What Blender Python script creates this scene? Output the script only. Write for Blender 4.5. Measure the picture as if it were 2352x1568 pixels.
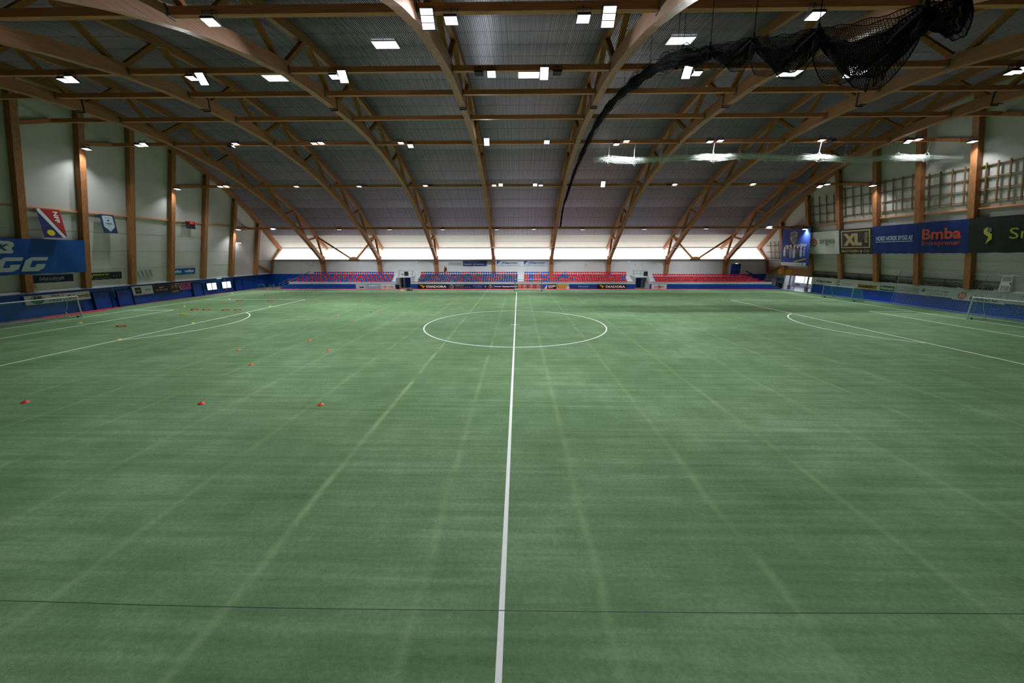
import bpy, bmesh, math, random
from mathutils import Vector, Matrix, Quaternion
random.seed(7)
for _o in list(bpy.data.objects):
    bpy.data.objects.remove(_o, do_unlink=True)
SC = bpy.context.scene
COL = SC.collection

# ---------------------------------------------------------------- camera
cam_data = bpy.data.cameras.new('camera')
cam = bpy.data.objects.new('camera', cam_data)
COL.objects.link(cam)
cam_data.sensor_width = 36.0
cam_data.sensor_fit = 'HORIZONTAL'
cam_data.lens = 36.0 * 819.04 / 2352.0
cam_data.clip_start = 0.1
cam_data.clip_end = 600
_yaw, _pit, _rol = 0.01739, 0.24211, -0.00102
_f = Vector((-math.sin(_yaw) * math.cos(_pit), math.cos(_yaw) * math.cos(_pit), -math.sin(_pit)))
_r = Vector((math.cos(_yaw), math.sin(_yaw), 0))
_u = _r.cross(_f)
_m = Matrix((_r, _u, -_f)).transposed().to_4x4()
cam.matrix_world = Matrix.Translation((0.31859, -36.14969, 7.13249)) @ _m @ Matrix.Rotation(_rol, 4, 'Z')
SC.camera = cam

# ---------------------------------------------------------------- world, exposure
world = bpy.data.worlds.new('sky')
SC.world = world
world.use_nodes = True
_bg = world.node_tree.nodes['Background']
_bg.inputs[0].default_value = (0.75, 0.82, 0.9, 1)
_bg.inputs[1].default_value = 1.0
SC.view_settings.view_transform = 'Standard'
SC.view_settings.look = 'None'
SC.view_settings.gamma = 1.0
SC.view_settings.use_curve_mapping = False
SC.view_settings.exposure = -0.18
SC.cycles.max_bounces = 6
SC.cycles.diffuse_bounces = 4
SC.cycles.glossy_bounces = 3
SC.cycles.caustics_reflective = False
SC.cycles.caustics_refractive = False
LAMP_POWER = 9.0        # radiance of the floodlight lenses
LAMP_WATTS = 420.0       # output of one floodlight
BAND_POWER = 2.3         # daylight through the translucent band under the eaves
SKYLIGHT_POWER = 6.0

# ---------------------------------------------------------------- materials
def lin(c):
    if isinstance(c, str):
        c = c.lstrip('#'); c = [int(c[i:i + 2], 16) / 255 for i in (0, 2, 4)]
    return tuple((x / 12.92 if x <= 0.04045 else ((x + 0.055) / 1.055) ** 2.4) for x in c) + (1,)
MATS = {}
def mat(name, col='#808080', rough=0.6, metal=0.0, noise=0.0, nscale=4.0, emit=0.0, bump=0.0, spec=0.4, stretch=(1, 1, 1)):
    if name in MATS: return MATS[name]
    m = bpy.data.materials.new(name); m.use_nodes = True
    nt = m.node_tree; b = nt.nodes['Principled BSDF']
    c = lin(col)
    b.inputs['Base Color'].default_value = c
    b.inputs['Roughness'].default_value = rough
    b.inputs['Metallic'].default_value = metal
    b.inputs['Specular IOR Level'].default_value = spec
    if emit:
        b.inputs['Emission Color'].default_value = c
        b.inputs['Emission Strength'].default_value = emit
    if noise or bump:
        tc = nt.nodes.new('ShaderNodeTexCoord'); mp = nt.nodes.new('ShaderNodeMapping')
        mp.inputs['Scale'].default_value = stretch
        nz = nt.nodes.new('ShaderNodeTexNoise'); nz.inputs['Scale'].default_value = nscale
        nz.inputs['Detail'].default_value = 5
        nt.links.new(tc.outputs['Object'], mp.inputs[0]); nt.links.new(mp.outputs[0], nz.inputs['Vector'])
        if noise:
            r = nt.nodes.new('ShaderNodeValToRGB')
            r.color_ramp.elements[0].position = 0.3; r.color_ramp.elements[1].position = 0.7
            r.color_ramp.elements[0].color = tuple(x * (1 - noise) for x in c[:3]) + (1,)
            r.color_ramp.elements[1].color = tuple(min(1, x * (1 + noise)) for x in c[:3]) + (1,)
            nt.links.new(nz.outputs[0], r.inputs[0]); nt.links.new(r.outputs[0], b.inputs['Base Color'])
        if bump:
            bp = nt.nodes.new('ShaderNodeBump'); bp.inputs['Strength'].default_value = bump
            bp.inputs['Distance'].default_value = 0.05
            nt.links.new(nz.outputs[0], bp.inputs['Height']); nt.links.new(bp.outputs[0], b.inputs['Normal'])
    MATS[name] = m
    return m
def paint(c, rough=0.45):
    return mat('paint ' + c.lstrip('#') + ('' if rough == 0.45 else ' %g' % rough), c, rough)
def cloth(c):
    return mat('cloth ' + c.lstrip('#'), c, 0.75, noise=0.07, nscale=0.8, bump=0.25, stretch=(1, 3, 1))

def wood(name, col, along):
    if name in MATS: return MATS[name]
    st = {'x': (0.5, 6, 22), 'y': (6, 0.5, 22), 'z': (9, 9, 0.5)}[along]
    m = mat(name, col, 0.55, noise=0.28, nscale=1.0, stretch=st, spec=0.3)
    return m
W_CHORD = wood('glulam chord', '#a87452', 'y')
W_WEB = wood('glulam web', '#a26c38', 'z')
W_BATTEN = wood('batten wood', '#74583a', 'z')
W_COL = wood('glulam column', '#9c6840', 'z')
W_BEAM = wood('glulam cross beam', '#bd7c50', 'x')
STEEL = mat('galvanised bracket', '#6c7274', 0.5, 0.5)
DARK = mat('dark steel', '#22262a', 0.5, 0.3)
BLACK = mat('black plastic', '#0c0d10', 0.5)
WHITE = mat('white paint', '#dfe2e4', 0.5)
WALLM = mat('white wall cladding', '#bcb9b6', 0.6, noise=0.05, nscale=0.35)
WALLF = mat('white far wall cladding', '#cfd0d1', 0.6, noise=0.04, nscale=0.3)
BLUE = mat('blue painted board', '#0a4fb4', 0.5, noise=0.08, nscale=0.7)
BLUED = mat('blue door paint', '#0640a8', 0.4)
DECK = mat('galvanised roof deck', '#8e8c96', 0.4, 0.7, noise=0.42, nscale=0.6, stretch=(11, 0.25, 1))
DECK_LIT = mat('roof deck with band daylight painted in', '#dddcd8', 0.5)  # paler deck copy beside the band: its daylight is put into the colour
SHELL = mat('dark roof shell', '#202226', 0.8)
LENS = mat('lamp lens', '#f1f5ff', 0.3, emit=LAMP_POWER)
BAND = mat('translucent daylight sheet', '#fffaf6', 0.4, emit=BAND_POWER)
SKYP = mat('skylight pane', '#f7fbff', 0.3, emit=SKYLIGHT_POWER)
GLOW = mat('bright window pane', '#f4f8ff', 0.2, emit=2.2)
REDLED = mat('red led digits', '#ff2010', 0.3, emit=1.6)
NETW = mat('white net cord', '#cfd6d2', 0.7)
NETG = mat('green net cord', '#3f8f80', 0.7)
NETB = mat('black net cord', '#08090c', 0.9, spec=.1)
GREYP = mat('grey painted steel', '#8b9094', 0.4, 0.3)

def turf_material():
    m = bpy.data.materials.new('artificial turf'); m.use_nodes = True
    nt = m.node_tree; N = nt.nodes; L = nt.links; b = N['Principled BSDF']
    b.inputs['Roughness'].default_value = 0.85; b.inputs['Specular IOR Level'].default_value = 0.15
    tc = N.new('ShaderNodeTexCoord'); sp = N.new('ShaderNodeSeparateXYZ'); L.new(tc.outputs['Object'], sp.inputs[0])
    def math_(op, a, b_=None, c=None):
        n = N.new('ShaderNodeMath'); n.operation = op
        for i, v in enumerate((a, b_, c)):
            if v is None: continue
            if hasattr(v, 'links') or hasattr(v, 'is_linked'): L.new(v, n.inputs[i])
            else: n.inputs[i].default_value = v
        return n.outputs[0]
    def noise(scale, st=(1, 1, 1), det=4, rough=0.55, loc=(0, 0, 0)):
        mp = N.new('ShaderNodeMapping'); mp.inputs['Scale'].default_value = st; mp.inputs['Location'].default_value = loc
        L.new(tc.outputs['Object'], mp.inputs[0])
        n = N.new('ShaderNodeTexNoise'); n.inputs['Scale'].default_value = scale; n.inputs['Detail'].default_value = det
        n.inputs['Roughness'].default_value = rough; L.new(mp.outputs[0], n.inputs['Vector']); return n.outputs[0]
    big = noise(0.09, (1, 1.3, 1), 5, 0.6)
    mid = noise(0.8, (1, 0.8, 1), 4, 0.6, (3, 7, 0))
    fine = noise(9, (1, 1, 1), 4, 0.75)
    brush = noise(1.0, (0.14, 3.4, 1), 4, 0.6, (1, 2, 0))
    f = math_('ADD', math_('ADD', math_('MULTIPLY', big, 0.42), 0.10), math_('MULTIPLY', mid, 0.22))
    f = math_('ADD', f, math_('MULTIPLY', fine, 0.30))
    f = math_('ADD', f, math_('MULTIPLY', brush, 0.36))
    f = math_('SUBTRACT', f, 0.255)
    r = N.new('ShaderNodeValToRGB'); L.new(f, r.inputs[0])
    e = r.color_ramp.elements
    e[0].position = 0.30; e[0].color = lin('#4a6a3e')
    e[1].position = 0.70; e[1].color = lin('#8fae86')
    x = e.new(0.5); x.color = lin('#6c8b62')
    # worn, lighter seams between the turf rolls, running across the pitch
    wob = math_('MULTIPLY', math_('SUBTRACT', noise(0.25, (0.1, 1, 1), 3, 0.5), 0.5), 0.35)
    u = math_('DIVIDE', math_('ADD', math_('SUBTRACT', sp.outputs[0], 2.12), wob), 3.93)
    fr = math_('FRACT', math_('ADD', u, 100.5))
    d = math_('MULTIPLY', math_('ABSOLUTE', math_('SUBTRACT', fr, 0.5)), 3.93)
    seam = math_('SMOOTH_MIN', 1.0, math_('MAXIMUM', math_('SUBTRACT', 1.0, math_('DIVIDE', d, 0.18)), 0.0), 0.1)
    brk = N.new('ShaderNodeMapRange'); L.new(noise(0.5, (0.8, 1, 1), 5, 0.7, (9, 1, 0)), brk.inputs[0])
    brk.inputs[1].default_value = 0.34; brk.inputs[2].default_value = 0.66
    near = math_('MAXIMUM', math_('SUBTRACT', 1.0, math_('DIVIDE', math_('ABSOLUTE', math_('ADD', sp.outputs[0], 5.7)), 1.3)), 0.0)
    seam = math_('MULTIPLY', math_('MULTIPLY', seam, brk.outputs[0]), math_('ADD', math_('MULTIPLY', near, 0.4), 0.42))
    mx = N.new('ShaderNodeMix'); mx.data_type = 'RGBA'; L.new(seam, mx.inputs['Factor'])
    L.new(r.outputs[0], mx.inputs[6]); mx.inputs[7].default_value = lin('#9db884')
    L.new(mx.outputs[2], b.inputs['Base Color'])
    bp = N.new('ShaderNodeBump'); bp.inputs['Strength'].default_value = 0.5; bp.inputs['Distance'].default_value = 0.03
    L.new(fine, bp.inputs['Height']); L.new(bp.outputs[0], b.inputs['Normal'])
    return m
TURF = turf_material()

# ---------------------------------------------------------------- helpers
class MB:
    def __init__(s): s.v = []; s.f = []
    def add(s, vs, fs):
        n = len(s.v); s.v += [tuple(p) for p in vs]; s.f += [tuple(i + n for i in q) for q in fs]; return s
    def box(s, x0, x1, y0, y1, z0, z1):
        return s.add([(x0, y0, z0), (x1, y0, z0), (x1, y1, z0), (x0, y1, z0), (x0, y0, z1), (x1, y0, z1), (x1, y1, z1), (x0, y1, z1)],
                     [(0, 3, 2, 1), (4, 5, 6, 7), (0, 1, 5, 4), (1, 2, 6, 5), (2, 3, 7, 6), (3, 0, 4, 7)])
    def beam(s, p, q, w, h, up=(0, 0, 1)):
        p, q = Vector(p), Vector(q); d = (q - p).normalized(); up = Vector(up)
        sd = d.cross(up)
        if sd.length < 1e-4: sd = d.cross(Vector((0, 1, 0)))
        sd.normalize(); u = sd.cross(d)
        vs = [c + sd * (a * w / 2) + u * (b * h / 2) for c in (p, q) for a, b in ((-1, -1), (1, -1), (1, 1), (-1, 1))]
        return s.add(vs, [(0, 1, 2, 3), (7, 6, 5, 4), (0, 4, 5, 1), (1, 5, 6, 2), (2, 6, 7, 3), (3, 7, 4, 0)])
    def sweep(s, pts, w, h, up=(0, 0, 1), cap=True):
        pts = [Vector(p) for p in pts]; n = len(pts); vs = []; up = Vector(up)
        for i, p in enumerate(pts):
            a = pts[max(0, i - 1)]; b = pts[min(n - 1, i + 1)]; d = (b - a).normalized()
            sd = d.cross(up)
            if sd.length < 1e-4: sd = Vector((1, 0, 0))
            sd.normalize(); u = sd.cross(d)
            ww = w(i / (n - 1)) if callable(w) else w; hh = h(i / (n - 1)) if callable(h) else h
            vs += [p + sd * (x * ww / 2) + u * (y * hh / 2) for x, y in ((-1, -1), (1, -1), (1, 1), (-1, 1))]
        fs = []
        for i in range(n - 1):
            o = i * 4
            fs += [(o + k, o + (k + 1) % 4, o + 4 + (k + 1) % 4, o + 4 + k) for k in range(4)]
        if cap: fs += [(3, 2, 1, 0), tuple((n - 1) * 4 + k for k in range(4))]
        return s.add(vs, fs)
    def tube(s, pts, r, k=6):
        pts = [Vector(p) for p in pts]; n = len(pts); vs = []
        for i, p in enumerate(pts):
            d = (pts[min(n - 1, i + 1)] - pts[max(0, i - 1)]).normalized()
            a = d.cross(Vector((0, 0, 1)))
            if a.length < 1e-3: a = d.cross(Vector((0, 1, 0)))
            a.normalize(); b = a.cross(d)
            rr = r(i / max(1, n - 1)) if callable(r) else r
            vs += [p + (a * math.cos(t) + b * math.sin(t)) * rr for t in [2 * math.pi * j / k for j in range(k)]]
        fs = [(i * k + j, i * k + (j + 1) % k, (i + 1) * k + (j + 1) % k, (i + 1) * k + j) for i in range(n - 1) for j in range(k)]
        fs += [tuple(range(k))[::-1], tuple((n - 1) * k + j for j in range(k))]
        return s.add(vs, fs)
    def prism(s, poly, a, b, axis='x'):
        n = len(poly)
        def P(u, v, t): return {'x': (t, u, v), 'y': (u, t, v), 'z': (u, v, t)}[axis]
        vs = [P(u, v, a) for u, v in poly] + [P(u, v, b) for u, v in poly]
        fs = [tuple(range(n))[::-1], tuple(range(n, 2 * n))] + [(i, (i + 1) % n, n + (i + 1) % n, n + i) for i in range(n)]
        return s.add(vs, fs)
    def lathe(s, prof, k=12, c=(0, 0, 0)):
        vs = []
        for r, z in prof: vs += [(c[0] + r * math.cos(2 * math.pi * j / k), c[1] + r * math.sin(2 * math.pi * j / k), c[2] + z) for j in range(k)]
        fs = [(i * k + j, i * k + (j + 1) % k, (i + 1) * k + (j + 1) % k, (i + 1) * k + j) for i in range(len(prof) - 1) for j in range(k)]
        return s.add(vs, fs)
    def mesh(s, name, off=(0, 0, 0)):
        me = bpy.data.meshes.new(name)
        me.from_pydata([(x - off[0], y - off[1], z - off[2]) for x, y, z in s.v], [], s.f)
        return me

def fix(me):
    bm = bmesh.new(); bm.from_mesh(me); bmesh.ops.recalc_face_normals(bm, faces=bm.faces); bm.to_mesh(me); bm.free()

def props(o, label=None, cat=None, group=None, kind=None):
    for k, v in (('label', label), ('category', cat), ('group', group), ('kind', kind)):
        if v: o[k] = v
    return o
def thing(name, loc, label, cat, group=None):
    o = bpy.data.objects.new(name, None); COL.objects.link(o); o.location = loc
    o.empty_display_size = 0.3
    return props(o, label, cat, group)
def worldloc(o):
    v = Vector((0, 0, 0))
    while o is not None: v += Vector(o.location); o = o.parent
    return v
def part(name, mb, m, parent, label=None, kind=None, local=False):
    """one mesh object; vertices in world space, or in the parent's own space when local"""
    if isinstance(mb, MB):
        me = mb.mesh(name, (0, 0, 0) if (local or parent is None) else worldloc(parent)); fix(me)
    else: me = mb
    if not me.materials: me.materials.append(m)
    o = bpy.data.objects.new(name, me); COL.objects.link(o)
    if parent is not None: o.parent = parent
    if label: o['label'] = label
    if kind: o['kind'] = kind
    return o
def struct(name, mb, m, parent=None):
    o = part(name, mb, m, parent)
    if parent is None: o['kind'] = 'structure'
    return o
def one(name, mb, m, label, cat, group=None, at=(0, 0, 0)):
    me = mb.mesh(name, at); fix(me); me.materials.append(m)
    o = bpy.data.objects.new(name, me); COL.objects.link(o); o.location = at
    return props(o, label, cat, group)
def dup(root, loc=None, label=None, group=None, rotz=None):
    r = root.copy(); COL.objects.link(r)
    if loc is not None: r.location = loc
    if rotz is not None: r.rotation_euler = (0, 0, rotz)
    if label: r['label'] = label
    if group: r['group'] = group
    for ch in list(root.children):
        c = ch.copy(); COL.objects.link(c); c.parent = r
        for g in ch.children:
            d = g.copy(); COL.objects.link(d); d.parent = c
    return r
ORD = ['first', 'second', 'third', 'fourth', 'fifth', 'sixth', 'seventh', 'eighth', 'ninth', 'tenth', 'eleventh', 'twelfth', 'thirteenth', 'fourteenth', 'fifteenth', 'sixteenth', 'seventeenth', 'eighteenth', 'nineteenth', 'twentieth']

# flat print: lettering and shapes -----------------------------------------------------------
_tc = {}
def text_geo(s, bold=0.0, shear=0.0, space=1.0):
    key = (s, bold, shear, space)
    if key in _tc: return _tc[key]
    cu = bpy.data.curves.new('lettering', 'FONT'); cu.body = s; cu.size = 1; cu.offset = bold; cu.shear = shear
    cu.space_character = space; cu.resolution_u = 3; cu.align_x = 'LEFT'
    o = bpy.data.objects.new('lettering', cu); COL.objects.link(o)
    me = bpy.data.meshes.new_from_object(o)
    vs = [tuple(v.co) for v in me.vertices]; fs = [tuple(p.vertices) for p in me.polygons]
    bpy.data.objects.remove(o, do_unlink=True); bpy.data.curves.remove(cu); bpy.data.meshes.remove(me)
    xs = [v[0] for v in vs]; ys = [v[1] for v in vs]
    _tc[key] = (vs, fs, min(xs), max(xs), min(ys), max(ys))
    return _tc[key]
def T(s, u, v, w, h, c, shear=0.0, bold=0.0, space=1.0, rot=0.0, n='lettering'):
    vs, fs, x0, x1, y0, y1 = text_geo(s, bold, shear, space)
    W, H = x1 - x0, y1 - y0
    cr, sr = math.cos(rot), math.sin(rot)
    out = []
    for x, y, z in vs:
        a = ((x - x0) / W - .5) * w; b = ((y - y0) / H - .5) * h
        out.append((u + a * cr - b * sr, v + a * sr + b * cr))
    return (n, out, fs, c)
def R(u, v, w, h, c, sh=0.0, n='colour_field'):
    return (n, [(u - w / 2 - sh / 2, v - h / 2), (u + w / 2 - sh / 2, v - h / 2), (u + w / 2 + sh / 2, v + h / 2), (u - w / 2 + sh / 2, v + h / 2)], [(0, 1, 2, 3)], c)
def C(u, v, rx, ry, c, k=20, n='emblem'):
    return (n, [(u + rx * math.cos(6.2832 * i / k), v + ry * math.sin(6.2832 * i / k)) for i in range(k)], [tuple(range(k))], c)
def RG(u, v, r, t, c, k=24, a0=0, a1=360, ry=None, n='emblem'):
    ry = ry or r; pts = []; fs = []
    for i in range(k + 1):
        a = math.radians(a0 + (a1 - a0) * i / k)
        pts += [(u + r * math.cos(a), v + ry * math.sin(a)), (u + (r - t) * math.cos(a), v + (ry - t) * math.sin(a))]
    for i in range(k): fs.append((2 * i, 2 * i + 2, 2 * i + 3, 2 * i + 1))
    return (n, pts, fs, c)
def P(pts, c, n='emblem'):
    return (n, pts, [tuple(range(len(pts)))], c)

LEAN = 0.24
def lean_x(z, side, off=0.0): return side * (54.6 - LEAN * (z - 3.0) - off)
def frame(where, a, z, off):
    """matrix of a board centre: local x to the reader's right, y up, z out of the wall"""
    if where == 'far':   rt, up, pos = Vector((1, 0, 0)), Vector((0, 0, 1)), Vector((a, off, z))
    elif where == 'left': rt, up, pos = Vector((0, 1, 0)), Vector((0, 0, 1)), Vector((off, a, z))
    elif where == 'right': rt, up, pos = Vector((0, -1, 0)), Vector((0, 0, 1)), Vector((off, a, z))
    elif where == 'leanleft': rt, up = Vector((0, 1, 0)), Vector((LEAN, 0, 1)).normalized(); pos = Vector((lean_x(z, -1, off), a, z))
    elif where == 'leanright': rt, up = Vector((0, -1, 0)), Vector((-LEAN, 0, 1)).normalized(); pos = Vector((lean_x(z, 1, off), a, z))
    elif where == 'tilt': rt, up = Vector((0, -1, 0)), Vector((-.12, 0, 1)).normalized(); pos = Vector((off, a, z))
    nm = rt.cross(up)
    M = Matrix((rt, up, nm)).transposed().to_4x4(); M.translation = pos
    return M
def board(name, where, a0, a1, z0, z1, off, col, label, items=(), cat='banner', group=None, thick=0.04, soft=False, wave=0.0, outline=None):
    a, z = (a0 + a1) / 2, (z0 + z1) / 2
    w = abs(a1 - a0); h = (z1 - z0) * (math.sqrt(1 + LEAN ** 2) if where.startswith('lean') else 1)
    mb = MB()
    if outline: mb.prism(outline, -thick, 0, 'z')
    elif wave:
        nx, ny = 24, 8; vs = []; fs = []
        for sgn in (0, 1):
            for j in range(ny + 1):
                for i in range(nx + 1):
                    x = -w / 2 + w * i / nx; y = -h / 2 + h * j / ny
                    vs.append((x, y + wave * 1.2 * math.sin(i * 1.3) * (1 - j / ny) * 0.5, wave * (math.sin(i * 0.9 + j * .4) - 1) * 0.5 - (thick if sgn else 0)))
        nn = (nx + 1) * (ny + 1)
        for j in range(ny):
            for i in range(nx):
                q = (j * (nx + 1) + i, j * (nx + 1) + i + 1, (j + 1) * (nx + 1) + i + 1, (j + 1) * (nx + 1) + i)
                fs.append(q); fs.append(tuple(k + nn for k in q[::-1]))
        mb.add(vs, fs)
    else: mb.box(-w / 2, w / 2, -h / 2, h / 2, -thick, 0)
    me = mb.mesh(name); me.materials.append(cloth(col) if soft else paint(col))
    if not wave: fix(me)
    o = bpy.data.objects.new(name, me); COL.objects.link(o)
    o.matrix_world = frame(where, a, z, off)
    props(o, label, cat, group)
    for i, it in enumerate(items):
        n, pts, fs, c = it
        me = bpy.data.meshes.new(n); me.from_pydata([(p[0], p[1], 0.012 + 0.006 * i) for p in pts], [], fs)
        me.materials.append(c if not isinstance(c, str) else paint(c))
        k = bpy.data.objects.new(n, me); COL.objects.link(k); k.parent = o
    return o
# ================================================================ the hall
YC = 2.5                      # the ridge
NODES = [(2.5, 24.95), (6.6, 24.8), (14.2, 23.85), (21.4, 21.9), (28.5, 19.1), (35.5, 15.5), (42.2, 10.9), (46.0, 8.35)]
ROOF = [(2 * YC - y, z) for y, z in NODES[:0:-1]] + NODES
def roof_z(y):
    for (a, b), (c, d) in zip(ROOF[:-1], ROOF[1:]):
        if a <= y <= c: return b + (d - b) * (y - a) / (c - a)
    return ROOF[0][1]
CH = [(0, 20.65), (4, 20.6), (8, 20.3), (12, 19.65), (16, 18.8), (20, 17.6), (24, 16.05), (28, 14.15), (32, 11.85), (36, 9.1), (38.5, 7.25), (41, 5.2)]
def chord_z(y):
    d = abs(y - YC)
    for (a, b), (c, e) in zip(CH[:-1], CH[1:]):
        if a <= d <= c: return b + (e - b) * (d - a) / (c - a)
    return CH[-1][1]
XL, XR, YF, YN = -55.2, 55.0, 43.6, -38.6

# floor and its markings
floor = struct('floor', MB().box(-60, 60, -40, 48, -0.3, -0.012), mat('concrete floor', '#8d867a', 0.7, noise=0.1, nscale=0.4))
turf_pts = [(-53.0, -38), (-53.0, 8.2), (-54.6, 12.5), (-54.6, 35.4), (54.2, 35.4), (54.2, 8), (53.9, -38)]
tf = MB().prism(turf_pts, -0.011, 0.0, 'z')
turf = part('turf', tf, TURF, floor)
REDT = mat('red rubber track', '#c04844', 0.7, noise=0.15, nscale=1.2)
part('track_strip', MB().prism([(-55.15, 2), (-53.05, 3.4), (-53.05, 8.3), (-54.65, 12.6), (-54.65, 37.9), (-55.15, 37.9)], -0.011, 0.004, 'z'), REDT, floor, 'red rubber track strip')
part('track_strip', MB().box(-54.6, 52.5, 37.0, 37.95, -0.011, 0.004), REDT, floor, 'red rubber track strip')
part('edge_strip', MB().box(-54.6, 54.2, 35.4, 35.95, -0.011, 0.006), mat('dark green edge turf', '#2f5f49', 0.9), floor, 'dark green edge strip')
LINEM = mat('white turf line', '#fafcfa', 0.8, noise=0.05, nscale=6)
def strip(x0, y0, x1, y1, w=0.12):
    part('pitch_line', MB().beam((x0, y0, 0.004), (x1, y1, 0.004), w, 0.008), LINEM, floor)
def arc(cx, cy, r, a0, a1, w=0.12, k=72):
    mb = MB(); pts = []
    for i in range(k + 1):
        a = math.radians(a0 + (a1 - a0) * i / k)
        pts.append((cx + r * math.cos(a), cy + r * math.sin(a), 0.004))
    mb.sweep(pts, w, 0.008); part('pitch_line', mb, LINEM, floor)
HW, HN = 31.75, -33.0
strip(0, HN, 0, HW); strip(-50, HW, 50, HW); strip(-50, HN, 50, HN); strip(-50, HN, -50, HW); strip(50, HN, 50, HW)
arc(0, 0, 9.15, 0, 360, k=144)
part('pitch_line', MB().prism([(0.16 * math.cos(i / 16 * 6.2832), 0.16 * math.sin(i / 16 * 6.2832)) for i in range(16)], 0.009, 0.011, 'z'), LINEM, floor)
for s in (-1, 1):
    strip(33.7 * s, -20.3, 33.7 * s, 20.3); strip(33.7 * s, 20.3, 50 * s, 20.3); strip(33.7 * s, -20.3, 50 * s, -20.3)
    strip(44.6 * s, -9.16, 44.6 * s, 9.16); strip(44.6 * s, 9.16, 50 * s, 9.16); strip(44.6 * s, -9.16, 50 * s, -9.16)
    c = math.degrees(math.acos(5.4 / 9.15))
    arc(39.1 * s, 0, 9.15, (180 if s > 0 else 0) - c, (180 if s > 0 else 0) + c)
strip(0 - .45, 0, .45, 0, 0.1)

# roof: outer shell, and the corrugated deck sheets under it
ceiling = MB()
ceiling.prism([(y, z + 0.16) for y, z in ROOF] + [(y, z + 0.45) for y, z in ROOF[::-1]], -55.5, 55.5, 'x')
ceiling = struct('ceiling', ceiling, SHELL)
BAYX = [-54.0] + [-42.6 + 12.52 * i for i in range(8)] + [54.0]
def deck_mesh(w, m=None):
    """unit-long corrugated sheet of width w, ribs along y, seen from below"""
    per = 0.155; n = int(round(w / per)); per = w / n; vs = []; fs = []; xs = []
    for i in range(n):
        x = -w / 2 + i * per
        xs += [(x, 0.0), (x + per * .30, 0.0), (x + per * .45, 0.06), (x + per * .85, 0.06)]
    xs.append((w / 2, 0.0))
    for y in (-0.5, 0.5): vs += [(x, y, z) for x, z in xs]
    k = len(xs)
    for i in range(k - 1): fs.append((i, i + k, i + k + 1, i + 1))
    me = bpy.data.meshes.new('roof_panel'); me.from_pydata(vs, [], fs); me.materials.append(m or DECK); return me
DM = {}
hidden = []
for (y0, z0), (y1, z1) in zip(ROOF[:-1], ROOF[1:]):
    L = math.hypot(y1 - y0, z1 - z0); n = max(1, round(L / 2.4)); ang = math.atan2(z1 - z0, y1 - y0)
    for i in range(n):
        t = (i + .5) / n; y = y0 + (y1 - y0) * t; z = z0 + (z1 - z0) * t
        for xa, xb in zip(BAYX[:-1], BAYX[1:]):
            w = xb - xa
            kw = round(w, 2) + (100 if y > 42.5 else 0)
            if kw not in DM: DM[kw] = deck_mesh(w, DECK_LIT if y > 42.5 else None)
            M = Matrix.Translation(((xa + xb) / 2, y, z)) @ Matrix.Rotation(ang, 4, 'X') @ Matrix.Diagonal((1, L / n - 0.055, 1, 1))
            if y < -19: hidden.append((DM[kw], M)); continue
            o = bpy.data.objects.new('roof_panel', DM[kw]); COL.objects.link(o); o.parent = ceiling; o.matrix_local = M
hm = MB()
for me, M in hidden: hm.add([tuple(M @ v.co) for v in me.vertices], [tuple(p.vertices) for p in me.polygons])
hme = hm.mesh('deck_sheets'); hme.materials.append(DECK)
ho = bpy.data.objects.new('deck_sheets', hme); COL.objects.link(ho); ho.parent = ceiling; ho['kind'] = 'stuff'

# skylights
for i, (x, y) in enumerate(((-11.3, 0.05), (14.15, -0.1), (1.33, 5.65), (-24.9, 5.8), (27.6, 5.8))):
    z = roof_z(y) - 0.04; a = math.atan2(roof_z(y + .3) - roof_z(y - .3), .6)
    fr = MB()
    for xx in (-1.08, 0, 1.08): fr.box(xx - (.04 if xx else .015), xx + (.04 if xx else .015), -.68, .68, -.05, .03)
    for yy in (-.64, .64): fr.box(-1.08, 1.08, yy - .04, yy + .04, -.05, .03)
    me = fr.mesh('window_%d' % (i + 2)); fix(me); me.materials.append(WHITE)
    o = bpy.data.objects.new('window_%d' % (i + 2), me); COL.objects.link(o); o['kind'] = 'structure'
    o.matrix_world = Matrix.Translation((x, y, z)) @ Matrix.Rotation(a, 4, 'X')
    for sx in (-1, 1):
        part('pane', MB().box(sx * .54 - .52, sx * .54 + .52, -.6, .6, -.01, 0.0), SKYP, o, local=True)

# far wall
wb = MB().box(XL, XR, YF, YF + .3, -0.3, 5.85)
wall_back = struct('wall_back', wb, WALLF)
part('blue_dado', MB().box(XL, -40, YF - .05, YF, 0, 2.75), BLUE, wall_back, 'blue painted dado board')
part('blue_dado', MB().box(49.2, 54.2, YF - .05, YF, 0, 2.75), BLUE, wall_back, 'blue painted dado board')
part('top_rail', MB().box(XL, XR, YF - .12, YF + .1, 5.62, 5.88), mat('grey rail', '#77706a', 0.6), wall_back)
part('conduit', MB().box(-54, 54, YF - .06, YF - .02, 5.42, 5.48), GREYP, wall_back)
for x in [-54 + 6.26 * i for i in range(18)]:
    part('wall_joint', MB().box(x - .012, x + .012, YF - .012, YF, 2.75, 5.6), mat('panel joint', '#90928f'), wall_back)
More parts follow.
